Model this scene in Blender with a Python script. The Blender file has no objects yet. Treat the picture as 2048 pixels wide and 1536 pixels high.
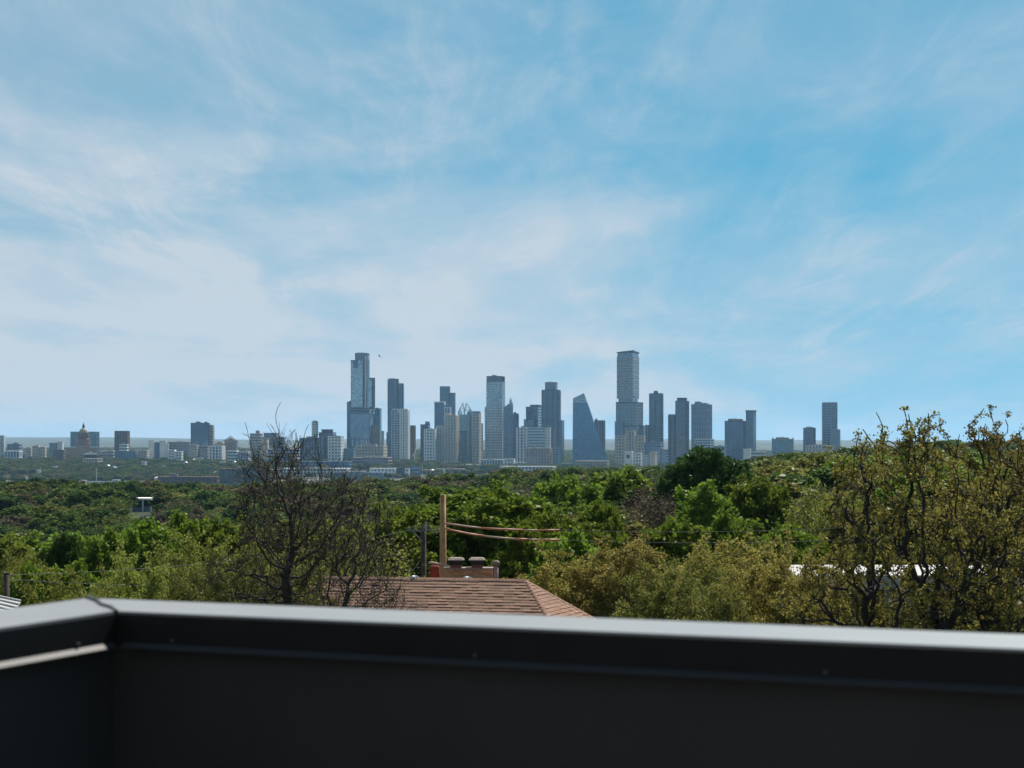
import bpy, bmesh, math, random
import numpy as np
from mathutils import Vector, Matrix
R = math.radians
sc = bpy.context.scene
COL = sc.collection

# ------------------------------------------------------------------ camera, sky, sun, exposure
EYE = 14.0            # eye height above the garden below (m)
F = 3700.0            # focal length in photograph pixels (2048 wide)
HY = 880.0            # pixel row of the horizon
cam = bpy.data.cameras.new('camera'); camo = bpy.data.objects.new('camera', cam); COL.objects.link(camo)
cam.sensor_width = 36.0; cam.lens = 36.0 * F / 2048
camo.location = (0, 0, EYE); camo.rotation_euler = (R(90), 0, 0)
cam.shift_y = (HY - 768) / 2048
cam.clip_start = 0.1; cam.clip_end = 80000
cam.dof.use_dof = True; cam.dof.focus_distance = 260; cam.dof.aperture_fstop = 5.0
sc.camera = camo

HAZE = 2.7e-5
SUN_AZ, SUN_EL = R(25.5), R(50)
sun_dir = Vector((math.sin(SUN_AZ) * math.cos(SUN_EL), math.cos(SUN_AZ) * math.cos(SUN_EL), math.sin(SUN_EL)))
sl = bpy.data.lights.new('sun', 'SUN'); so = bpy.data.objects.new('sun', sl); COL.objects.link(so)
sl.energy = 5.0; sl.angle = R(0.53); sl.color = (1.0, 0.94, 0.85)
so.location = (200, 120, 300); so.rotation_euler = sun_dir.to_track_quat('Z', 'Y').to_euler()

W = bpy.data.worlds.new('World'); sc.world = W; W.use_nodes = True
nt = W.node_tree; nt.nodes.clear()
def N(t, **kw):
    n = nt.nodes.new(t)
    for k, v in kw.items():
        if k.startswith('i_'):
            n.inputs[int(k[2:])].default_value = v
        else:
            setattr(n, k, v)
    return n
def L(a, b): nt.links.new(a, b)
SKY_STRENGTH = 0.066
sky = N('ShaderNodeTexSky', sky_type='NISHITA', sun_disc=False, sun_elevation=SUN_EL, sun_rotation=SUN_AZ,
        altitude=200, air_density=1.0, dust_density=0.2, ozone_density=1.6)
tc = N('ShaderNodeTexCoord')
up_ = N('ShaderNodeVectorMath', operation='ADD'); up_.inputs[1].default_value = (0, 0, 0.22); L(tc.outputs['Generated'], up_.inputs[0])
un = N('ShaderNodeVectorMath', operation='NORMALIZE'); L(up_.outputs[0], un.inputs[0]); L(un.outputs[0], sky.inputs[0])
sep = N('ShaderNodeSeparateXYZ'); L(tc.outputs['Generated'], sep.inputs[0])
# direction -> a flat cirrus sheet high above: d.xy / (d.z + c)
addz = N('ShaderNodeMath', operation='ADD', i_1=0.10); L(sep.outputs[2], addz.inputs[0])
mx = N('ShaderNodeMath', operation='MAXIMUM', i_1=0.03); L(addz.outputs[0], mx.inputs[0])
dx = N('ShaderNodeMath', operation='DIVIDE'); L(sep.outputs[0], dx.inputs[0]); L(mx.outputs[0], dx.inputs[1])
dy = N('ShaderNodeMath', operation='DIVIDE'); L(sep.outputs[1], dy.inputs[0]); L(mx.outputs[0], dy.inputs[1])
sheet = N('ShaderNodeCombineXYZ'); L(dx.outputs[0], sheet.inputs[0]); L(dy.outputs[0], sheet.inputs[1])
def noise(scale, detail, rough, dist, loc, rot, scl):
    m = N('ShaderNodeMapping'); m.inputs['Location'].default_value = loc; m.inputs['Rotation'].default_value = (0, 0, rot); m.inputs['Scale'].default_value = scl
    L(sheet.outputs[0], m.inputs[0])
    n = N('ShaderNodeTexNoise', noise_dimensions='3D'); n.inputs['Scale'].default_value = scale; n.inputs['Detail'].default_value = detail
    n.inputs['Roughness'].default_value = rough; n.inputs['Distortion'].default_value = dist
    L(m.outputs[0], n.inputs['Vector']); return n.outputs[0]
def rng_(sock, a, b, lo=0.0, hi=1.0):
    n = N('ShaderNodeMapRange', interpolation_type='SMOOTHSTEP'); n.inputs[1].default_value = a; n.inputs[2].default_value = b
    n.inputs[3].default_value = lo; n.inputs[4].default_value = hi; L(sock, n.inputs[0]); return n.outputs[0]
def math_(op, a, b):
    n = N('ShaderNodeMath', operation=op)
    for i, s in enumerate((a, b)):
        if isinstance(s, (int, float)): n.inputs[i].default_value = s
        else: L(s, n.inputs[i])
    return n.outputs[0]
big = rng_(noise(0.9, 5, 0.5, 0.5, (1.3, 0.4, 0), R(20), (1.0, 0.6, 1)), 0.36, 0.66)        # broad soft veil
mid = rng_(noise(1.5, 8, 0.58, 0.9, (0.7, 5.3, 0), R(28), (1.0, 0.36, 1)), 0.40, 0.78)        # soft streaks
fine = rng_(noise(5.0, 12, 0.68, 1.1, (2.0, 1.0, 0), R(35), (1.0, 0.26, 1)), 0.38, 0.74)      # wisps
west = rng_(sep.outputs[0], 0.24, -0.06)                                                      # the veil thickens to the north (left)
low = rng_(sep.outputs[2], 0.17, 0.02)
c1 = math_('MULTIPLY', big, math_('ADD', math_('MULTIPLY', west, 0.26), 0.24))
c2 = math_('MULTIPLY', mid, math_('ADD', math_('MULTIPLY', west, 0.22), 0.12))
c3 = math_('MULTIPLY', math_('MULTIPLY', fine, math_('ADD', mid, 0.40)), 0.30)
c4 = math_('MULTIPLY', low, math_('ADD', math_('MULTIPLY', west, 0.30), 0.17))
c5 = math_('MULTIPLY', west, 0.10)
cov = math_('MINIMUM', math_('ADD', math_('ADD', math_('ADD', c1, c2), math_('ADD', c3, c4)), c5), 0.90)
hs = N('ShaderNodeHueSaturation'); hs.inputs['Hue'].default_value = 0.463; hs.inputs['Saturation'].default_value = 1.44; hs.inputs['Value'].default_value = 0.95
L(sky.outputs[0], hs.inputs['Color'])
cmix = N('ShaderNodeMix', data_type='RGBA'); L(cov, cmix.inputs[0]); L(hs.outputs[0], cmix.inputs[6])
cmix.inputs[7].default_value = (6.1, 6.7, 7.35, 1)
bg = N('ShaderNodeBackground'); bg.inputs[1].default_value = SKY_STRENGTH; L(cmix.outputs[2], bg.inputs[0])
wo = N('ShaderNodeOutputWorld'); L(bg.outputs[0], wo.inputs[0])

vs = sc.view_settings
vs.view_transform = 'Standard'; vs.look = 'None'; vs.gamma = 1.0; vs.exposure = 0.6; vs.use_curve_mapping = False
sc.render.engine = 'CYCLES'
sc.cycles.use_denoising = True
sc.cycles.max_bounces = 6; sc.cycles.diffuse_bounces = 3; sc.cycles.glossy_bounces = 3; sc.cycles.transmission_bounces = 4
sc.cycles.volume_bounces = 1; sc.cycles.transparent_max_bounces = 8
sc.cycles.sample_clamp_indirect = 4.0

# ------------------------------------------------------------------ helpers
def P(px, py, d):
    """photo pixel + forward distance -> world point"""
    return Vector(((px - 1024) / F * d, d, EYE - (py - HY) / F * d))

def link(o, parent=None):
    COL.objects.link(o)
    if parent is not None: o.parent = parent
    return o
def tag(o, label=None, cat=None, group=None, kind=None):
    if label: o['label'] = label
    if cat: o['category'] = cat
    if group: o['group'] = group
    if kind: o['kind'] = kind
    return o
def empty(name, loc=(0, 0, 0), rz=0.0):
    o = bpy.data.objects.new(name, None); o.empty_display_size = 0.5
    o.location = loc; o.rotation_euler = (0, 0, rz)
    return link(o)
def obj(name, me, mat=None, parent=None, loc=None, rot=None):
    o = bpy.data.objects.new(name, me)
    if mat is not None and len(me.materials) == 0: me.materials.append(mat)
    if loc is not None: o.location = loc
    if rot is not None: o.rotation_euler = rot
    return link(o, parent)
def pydata(name, v, f, smooth=False):
    me = bpy.data.meshes.new(name); me.from_pydata([tuple(p) for p in v], [], f)
    if smooth: me.shade_smooth()
    return me
def np_mesh(name, verts, quads=None, tris=None, rnd=None, smooth=False):
    """fast mesh from numpy arrays of quads and/or tris; rnd = per-face random attribute"""
    me = bpy.data.meshes.new(name)
    nq = 0 if quads is None else len(quads); ntr = 0 if tris is None else len(tris)
    me.vertices.add(len(verts)); me.vertices.foreach_set('co', np.asarray(verts, np.float32).ravel())
    idx = []; starts = []; tot = []
    if nq:
        idx.append(np.asarray(quads, np.int32).ravel()); starts.append(np.arange(nq) * 4); tot.append(np.full(nq, 4))
    if ntr:
        idx.append(np.asarray(tris, np.int32).ravel()); starts.append(nq * 4 + np.arange(ntr) * 3); tot.append(np.full(ntr, 3))
    idx = np.concatenate(idx); me.loops.add(len(idx)); me.loops.foreach_set('vertex_index', idx)
    me.polygons.add(nq + ntr)
    me.polygons.foreach_set('loop_start', np.concatenate(starts).astype(np.int32))
    me.polygons.foreach_set('loop_total', np.concatenate(tot).astype(np.int32))
    if rnd is not None:
        a = me.attributes.new('rnd', 'FLOAT', 'FACE'); a.data.foreach_set('value', np.asarray(rnd, np.float32))
    me.update(calc_edges=True)
    if smooth: me.shade_smooth()
    return me

class MB:
    """collects boxes, prisms, tubes into one mesh"""
    def __init__(s): s.v = []; s.f = []
    def raw(s, v, f):
        b = len(s.v); s.v += [tuple(p) for p in v]; s.f += [tuple(i + b for i in q) for q in f]; return s
    def box(s, x0, x1, y0, y1, z0, z1, m=None):
        v = [(x0, y0, z0), (x1, y0, z0), (x1, y1, z0), (x0, y1, z0), (x0, y0, z1), (x1, y0, z1), (x1, y1, z1), (x0, y1, z1)]
        if m is not None: v = [m @ Vector(p) for p in v]
        return s.raw(v, [(0, 3, 2, 1), (4, 5, 6, 7), (0, 1, 5, 4), (1, 2, 6, 5), (2, 3, 7, 6), (3, 0, 4, 7)])
    def prism(s, poly, y0, y1):
        """polygon in (x,z), extruded along y"""
        n = len(poly)
        v = [(x, y0, z) for x, z in poly] + [(x, y1, z) for x, z in poly]
        f = [tuple(range(n)), tuple(range(2 * n - 1, n - 1, -1))] + [(i, i + n, (i + 1) % n + n, (i + 1) % n) for i in range(n)]
        return s.raw(v, f)
    def slab(s, poly, z0, z1):
        """polygon in (x,y), extruded along z"""
        n = len(poly)
        v = [(x, y, z0) for x, y in poly] + [(x, y, z1) for x, y in poly]
        f = [tuple(range(n - 1, -1, -1)), tuple(range(n, 2 * n))] + [(i, (i + 1) % n, (i + 1) % n + n, i + n) for i in range(n)]
        return s.raw(v, f)
    def lathe(s, prof, n=16, c=(0, 0)):
        """profile [(r,z)...] revolved"""
        v = []; f = []
        for r, z in prof:
            for k in range(n):
                a = 2 * math.pi * k / n; v.append((c[0] + r * math.cos(a), c[1] + r * math.sin(a), z))
        for j in range(len(prof) - 1):
            for k in range(n):
                f.append((j * n + k, j * n + (k + 1) % n, (j + 1) * n + (k + 1) % n, (j + 1) * n + k))
        f.append(tuple(range(n - 1, -1, -1))); b = (len(prof) - 1) * n; f.append(tuple(range(b, b + n)))
        return s.raw(v, f)
    def tube(s, pts, rad, n=6):
        pts = [Vector(p) for p in pts]; v = []; f = []
        for i, p in enumerate(pts):
            t = (pts[min(i + 1, len(pts) - 1)] - pts[max(i - 1, 0)]).normalized()
            u = t.cross(Vector((0, 0, 1)) if abs(t.z) < 0.9 else Vector((1, 0, 0))).normalized(); w = t.cross(u)
            r = rad[i] if isinstance(rad, (list, tuple)) else rad
            for k in range(n):
                a = 2 * math.pi * k / n; v.append(p + (u * math.cos(a) + w * math.sin(a)) * r)
        for j in range(len(pts) - 1):
            for k in range(n):
                f.append((j * n + k, j * n + (k + 1) % n, (j + 1) * n + (k + 1) % n, (j + 1) * n + k))
        f.append(tuple(range(n - 1, -1, -1))); b = (len(pts) - 1) * n; f.append(tuple(range(b, b + n)))
        return s.raw(v, f)
    def build(s, name, mat, parent=None, smooth=False, loc=None, rot=None):
        return obj(name, pydata(name, s.v, s.f, smooth), mat, parent, loc, rot)

# ------------------------------------------------------------------ materials
MATS = {}
def material(key, col, rough=0.7, metal=0.0, spec=0.5, var=0.0, vscale=1.0, col2=None, bump=0.0, bscale=20.0, objvar=0.0):
    """procedural Principled: base colour varied by noise (var / col2), by object (objvar), fine relief (bump)"""
    if key in MATS: return MATS[key]
    m = bpy.data.materials.new(key); m.use_nodes = True; t = m.node_tree; b = t.nodes['Principled BSDF']
    b.inputs['Roughness'].default_value = rough; b.inputs['Metallic'].default_value = metal; b.inputs['Specular IOR Level'].default_value = spec
    b.inputs['Base Color'].default_value = (*col, 1)
    src = None
    if var or col2:
        co = t.nodes.new('ShaderNodeTexCoord'); n = t.nodes.new('ShaderNodeTexNoise')
        n.inputs['Scale'].default_value = vscale; n.inputs['Detail'].default_value = 5; t.links.new(co.outputs['Object'], n.inputs['Vector'])
        mr = t.nodes.new('ShaderNodeMapRange'); mr.inputs[1].default_value = 0.3; mr.inputs[2].default_value = 0.7; t.links.new(n.outputs[0], mr.inputs[0])
        mix = t.nodes.new('ShaderNodeMix'); mix.data_type = 'RGBA'; t.links.new(mr.outputs[0], mix.inputs[0])
        c2 = col2 if col2 else tuple(c * (1 - var) for c in col)
        mix.inputs[6].default_value = (*col, 1); mix.inputs[7].default_value = (*c2, 1); src = mix.outputs[2]
        t.links.new(src, b.inputs['Base Color'])
    if objvar:
        oi = t.nodes.new('ShaderNodeObjectInfo'); mr = t.nodes.new('ShaderNodeMapRange'); mr.inputs[3].default_value = 1 - objvar; mr.inputs[4].default_value = 1 + objvar
        t.links.new(oi.outputs['Random'], mr.inputs[0])
        h = t.nodes.new('ShaderNodeHueSaturation'); t.links.new(mr.outputs[0], h.inputs['Value'])
        if src: t.links.new(src, h.inputs['Color'])
        else: h.inputs['Color'].default_value = (*col, 1)
        t.links.new(h.outputs[0], b.inputs['Base Color'])
    if bump:
        co = t.nodes.new('ShaderNodeTexCoord'); n = t.nodes.new('ShaderNodeTexNoise'); n.inputs['Scale'].default_value = bscale; n.inputs['Detail'].default_value = 6
        t.links.new(co.outputs['Object'], n.inputs['Vector'])
        bp = t.nodes.new('ShaderNodeBump'); bp.inputs['Strength'].default_value = bump; bp.inputs['Distance'].default_value = 0.02
        t.links.new(n.outputs[0], bp.inputs['Height']); t.links.new(bp.outputs[0], b.inputs['Normal'])
    MATS[key] = m; return m

def leaf_material(key, c0, c1, trans=0.35, rough=0.42, palette=None):
    """leaf: colour between c0 and c1 by leaf, shifted by tree; part of the light passes through"""
    m = bpy.data.materials.new(key); m.use_nodes = True; t = m.node_tree; b = t.nodes['Principled BSDF']
    at = t.nodes.new('ShaderNodeAttribute'); at.attribute_name = 'rnd'
    oi = t.nodes.new('ShaderNodeObjectInfo')
    mix = t.nodes.new('ShaderNodeMix'); mix.data_type = 'RGBA'; t.links.new(at.outputs['Fac'], mix.inputs[0])
    mix.inputs[6].default_value = (*c0, 1); mix.inputs[7].default_value = (*c1, 1); out = mix.outputs[2]
    if palette:
        rp = t.nodes.new('ShaderNodeValToRGB'); rp.color_ramp.interpolation = 'CONSTANT'
        e = rp.color_ramp.elements
        while len(e) < len(palette): e.new(0.5)
        for i, (p, c) in enumerate(palette): e[i].position = p; e[i].color = (*c, 1)
        t.links.new(oi.outputs['Random'], rp.inputs[0])
        ml = t.nodes.new('ShaderNodeMix'); ml.data_type = 'RGBA'; ml.blend_type = 'MULTIPLY'; ml.inputs[0].default_value = 1
        t.links.new(rp.outputs[0], ml.inputs[6])
        mv = t.nodes.new('ShaderNodeMapRange'); mv.inputs[3].default_value = 0.82; mv.inputs[4].default_value = 1.2; t.links.new(at.outputs['Fac'], mv.inputs[0])
        t.links.new(mv.outputs[0], ml.inputs[7]); out = ml.outputs[2]
    h = t.nodes.new('ShaderNodeHueSaturation')
    mr = t.nodes.new('ShaderNodeMapRange'); mr.inputs[3].default_value = 0.82; mr.inputs[4].default_value = 1.2; t.links.new(oi.outputs['Random'], mr.inputs[0])
    mh = t.nodes.new('ShaderNodeMapRange'); mh.inputs[3].default_value = 0.485; mh.inputs[4].default_value = 0.512; t.links.new(oi.outputs['Random'], mh.inputs[0])
    t.links.new(mr.outputs[0], h.inputs['Value']); t.links.new(mh.outputs[0], h.inputs['Hue']); t.links.new(out, h.inputs['Color'])
    t.links.new(h.outputs[0], b.inputs['Base Color']); b.inputs['Roughness'].default_value = rough; b.inputs['Specular IOR Level'].default_value = 0.03
    tr = t.nodes.new('ShaderNodeBsdfTranslucent'); t.links.new(h.outputs[0], tr.inputs[0])
    ms = t.nodes.new('ShaderNodeMixShader'); ms.inputs[0].default_value = trans
    t.links.new(b.outputs[0], ms.inputs[1]); t.links.new(tr.outputs[0], ms.inputs[2])
    t.links.new(ms.outputs[0], t.nodes['Material Output'].inputs[0])
    MATS[key] = m; return m

def glass_material(key, col, pane=(3.2, 4.2), rough=0.12, vary=0.6, ior=2.3):
    """curtain-wall glass, each pane a little different"""
    if key in MATS: return MATS[key]
    m = bpy.data.materials.new(key); m.use_nodes = True; t = m.node_tree; b = t.nodes['Principled BSDF']
    co = t.nodes.new('ShaderNodeTexCoord'); mp = t.nodes.new('ShaderNodeMapping'); mp.inputs['Scale'].default_value = (1 / pane[0], 1 / pane[0], 1 / pane[1])
    t.links.new(co.outputs['Object'], mp.inputs[0])
    fl = t.nodes.new('ShaderNodeVectorMath'); fl.operation = 'FLOOR'; t.links.new(mp.outputs[0], fl.inputs[0])
    wn = t.nodes.new('ShaderNodeTexWhiteNoise'); wn.noise_dimensions = '3D'; t.links.new(fl.outputs[0], wn.inputs[0])
    ns = t.nodes.new('ShaderNodeTexNoise'); ns.inputs['Scale'].default_value = 0.035; ns.inputs['Detail'].default_value = 3; t.links.new(co.outputs['Object'], ns.inputs['Vector'])
    ad = t.nodes.new('ShaderNodeMath'); ad.operation = 'ADD'; t.links.new(wn.outputs[0], ad.inputs[0]); t.links.new(ns.outputs[0], ad.inputs[1])
    mr = t.nodes.new('ShaderNodeMapRange'); mr.inputs[1].default_value = 0.2; mr.inputs[2].default_value = 1.8; mr.inputs[3].default_value = 1 - vary; mr.inputs[4].default_value = 1 + vary
    t.links.new(ad.outputs[0], mr.inputs[0])
    h = t.nodes.new('ShaderNodeHueSaturation'); h.inputs['Color'].default_value = (*col, 1); t.links.new(mr.outputs[0], h.inputs['Value'])
    t.links.new(h.outputs[0], b.inputs['Base Color'])
    b.inputs['Roughness'].default_value = rough; b.inputs['IOR'].default_value = ior; b.inputs['Specular Tint'].default_value = (0.42, 0.72, 1.0, 1)
    MATS[key] = m; return m
# ------------------------------------------------------------------ ground: one sheet, near garden to the horizon
TD = [0, 60, 120, 200, 320, 450, 600, 720, 950, 1400, 2000, 3000, 4600, 7000, 12000, 20000, 30000]
TA = [-0.30, -0.20, -0.08, 0.02, 0.10, 0.16, 0.26]
TZ = [[0, 0, -1.5, -6, -18, -20, -12.8, -10.2, -26, -50, -60, -64.5, -33, -36, -30, 55, 60],
      [0, 0, -1.5, -6, -17, -19, -12.0, -10.1, -26, -50, -60, -64.5, -35, -36, -30, 40, 50],
      [0, 0, -1.5, -5, -12.5, -15, -10.4, -9.8, -24, -48, -57, -60, -42, -40, -34, 10, 25],
      [0, 0, -1, -3, -7, -9, -7.5, -7, -20, -46, -54, -55, -54, -50, -40, -5, 10],
      [0, 0, -0.5, -1.2, -3, -3.5, -4, -6, -20, -46, -54, -55, -54, -50, -40, -8, 5],
      [0, 0, 0, 0.5, 0.8, 0.8, 0, -2, -16, -46, -54, -55, -54, -50, -40, -10, 0],
      [0, 0, 0.5, 1.5, 2.8, 3.5, 3.5, 2, -12, -46, -54, -55, -54, -50, -40, -10, 0]]
TZ = np.array(TZ, float); TD = np.array(TD, float); TA = np.array(TA, float)
LTD = np.log(TD + 30)
def terrain(x, y):
    x = np.asarray(x, float); y = np.asarray(y, float)
    d = np.hypot(x, y); th = np.arctan2(x, y)
    a = np.clip(np.where(np.abs(th) < 1.2, th, 1.2 * np.sign(th) * (math.pi - np.abs(th)) / (math.pi - 1.2)), TA[0], TA[-1])
    ld = np.log(np.clip(d, 0, 30000) + 30)
    cols = np.array([np.interp(ld, LTD, row) for row in TZ])
    i = np.clip(np.searchsorted(TA, a) - 1, 0, len(TA) - 2)
    f = np.clip((a - TA[i]) / (TA[i + 1] - TA[i]), 0, 1); f = f * f * (3 - 2 * f)
    sh = cols.reshape(len(TA), -1); n = np.arange(sh.shape[1]); i1 = i.ravel(); f1 = f.ravel()
    z = sh[i1, n] * (1 - f1) + sh[i1 + 1, n] * f1
    z = z.reshape(np.shape(x))
    w = np.clip((d - 100) / 600, 0, 1)
    z = z + w * (1.2 * np.sin(x / 37 + 1.3) * np.sin(y / 53) + 1.0 * np.sin(x / 91 + y / 120))
    w2 = np.clip((d - 9000) / 9000, 0, 1)
    z = z + w2 * (14 * np.sin(x / 1900 + 0.7) + 9 * np.sin(x / 640 + y / 2500) + 5 * np.sin(x / 260))
    return z
def zt(x, y): return float(terrain(np.array([x]), np.array([y]))[0])

def build_ground():
    rings = np.concatenate([[0.5, 8, 20, 35], np.geomspace(50, 30000, 110)])
    th = np.concatenate([np.linspace(-0.42, 0.42, 150), np.linspace(0.5, 2 * math.pi - 0.5, 50)])
    RR, TT = np.meshgrid(rings, th, indexing='ij')
    X = RR * np.sin(TT); Y = RR * np.cos(TT); Z = terrain(X.ravel(), Y.ravel()).reshape(X.shape)
    v = np.stack([X, Y, Z], -1).reshape(-1, 3); nr, ntt = X.shape
    i, j = np.meshgrid(np.arange(nr - 1), np.arange(ntt), indexing='ij'); j2 = (j + 1) % ntt
    q = np.stack([i * ntt + j, i * ntt + j2, (i + 1) * ntt + j2, (i + 1) * ntt + j], -1).reshape(-1, 4)[:, ::-1]
    me = np_mesh('ground', v, quads=q, smooth=True)
    m = bpy.data.materials.new('ground'); m.use_nodes = True; t = m.node_tree; b = t.nodes['Principled BSDF']; b.inputs['Roughness'].default_value = 0.95
    b.inputs['Specular IOR Level'].default_value = 0.1
    co = t.nodes.new('ShaderNodeTexCoord')
    def nz(s, det=6):
        n = t.nodes.new('ShaderNodeTexNoise'); n.inputs['Scale'].default_value = s; n.inputs['Detail'].default_value = det; n.inputs['Roughness'].default_value = 0.6
        t.links.new(co.outputs['Object'], n.inputs['Vector']); return n.outputs[0]
    r1 = t.nodes.new('ShaderNodeValToRGB'); e = r1.color_ramp.elements
    e[0].position = 0.36; e[0].color = (0.028, 0.035, 0.024, 1); e[1].position = 0.66; e[1].color = (0.085, 0.090, 0.062, 1)
    k = e.new(0.5); k.color = (0.048, 0.055, 0.036, 1)
    t.links.new(nz(0.02, 9), r1.inputs[0])
    mix = t.nodes.new('ShaderNodeMix'); mix.data_type = 'RGBA'
    r2 = t.nodes.new('ShaderNodeMapRange'); r2.inputs[1].default_value = 0.54; r2.inputs[2].default_value = 0.68; t.links.new(nz(0.004, 8), r2.inputs[0])
    t.links.new(r2.outputs[0], mix.inputs[0]); t.links.new(r1.outputs[0], mix.inputs[6]); mix.inputs[7].default_value = (0.17, 0.165, 0.145, 1)
    t.links.new(mix.outputs[2], b.inputs['Base Color'])
    o = obj('ground', me, m); tag(o, 'wooded ground running from the garden slope out to the horizon', 'ground', kind='structure')
build_ground()
# ------------------------------------------------------------------ trees
def colonize(att, nodes, parents, step, di, dk, iters, rng, up=0.0, jit=0.25):
    pos = [np.array(p, float) for p in nodes]; par = list(parents)
    pts = np.array(pos); att = att.copy()
    D = np.linalg.norm(att[:, None] - pts[None], axis=2); near = D.argmin(1); nd = D.min(1)
    nch = {}
    for _ in range(iters):
        act = nd < di
        if not act.any(): break
        ids = near[act]; dirs = att[act] - pts[ids]; dirs /= np.linalg.norm(dirs, axis=1, keepdims=True) + 1e-9
        uid, inv = np.unique(ids, return_inverse=True)
        acc = np.zeros((len(uid), 3)); np.add.at(acc, inv, dirs)
        acc += rng.normal(0, jit, acc.shape) * np.linalg.norm(acc, axis=1, keepdims=True); acc[:, 2] += up * np.linalg.norm(acc, axis=1)
        acc /= np.linalg.norm(acc, axis=1, keepdims=True) + 1e-9
        keep = np.array([nch.get(int(u), 0) < 4 for u in uid])
        if not keep.any(): break
        uid = uid[keep]; new = pts[uid] + acc[keep] * step
        base = len(pts)
        for u in uid: nch[int(u)] = nch.get(int(u), 0) + 1
        par += [int(u) for u in uid]; pts = np.concatenate([pts, new])
        Dn = np.linalg.norm(att[:, None] - new[None], axis=2); m = Dn.min(1); k = Dn.argmin(1)
        better = m < nd; near[better] = base + k[better]; nd[better] = m[better]
        live = nd > dk
        if live.sum() == 0: break
        att = att[live]; near = near[live]; nd = nd[live]
    return pts, np.array(par)

def tube_mesh_arrays(p0, p1, r0, r1, n):
    d = p1 - p0; d /= np.linalg.norm(d, axis=1, keepdims=True) + 1e-9
    ref = np.where(np.abs(d[:, 2:3]) > 0.9, np.array([[1.0, 0, 0]]), np.array([[0, 0, 1.0]]))
    u = np.cross(d, ref); u /= np.linalg.norm(u, axis=1, keepdims=True) + 1e-9; w = np.cross(d, u)
    a = np.arange(n) * 2 * math.pi / n
    ring = u[:, None] * np.cos(a)[None, :, None] + w[:, None] * np.sin(a)[None, :, None]
    V = np.concatenate([p0[:, None] + ring * r0[:, None, None], p1[:, None] + ring * r1[:, None, None]], 1)
    m = len(p0); b = (np.arange(m) * 2 * n)[:, None]; k = np.arange(n)[None]; k2 = (k + 1) % n
    Q = np.stack([b + k, b + k2, b + n + k2, b + n + k], -1).reshape(-1, 4)
    return V.reshape(-1, 3), Q

def leaf_arrays(c, size, rng, upbias=0.4, aspect=0.8):
    n = len(c)
    nrm = rng.normal(0, 1, (n, 3)); nrm[:, 2] += upbias; nrm /= np.linalg.norm(nrm, axis=1, keepdims=True)
    t = np.cross(nrm, rng.normal(0, 1, (n, 3))); t /= np.linalg.norm(t, axis=1, keepdims=True); s = np.cross(nrm, t)
    L_ = (size * rng.uniform(0.6, 1.35, n))[:, None]
    V = np.stack([c - t * L_ * 0.5, c + s * L_ * 0.5 * aspect + nrm * L_ * 0.08, c + t * L_ * 0.5, c - s * L_ * 0.5 * aspect + nrm * L_ * 0.08], 1).reshape(-1, 3)
    return V, np.arange(4 * n).reshape(-1, 4)

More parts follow.
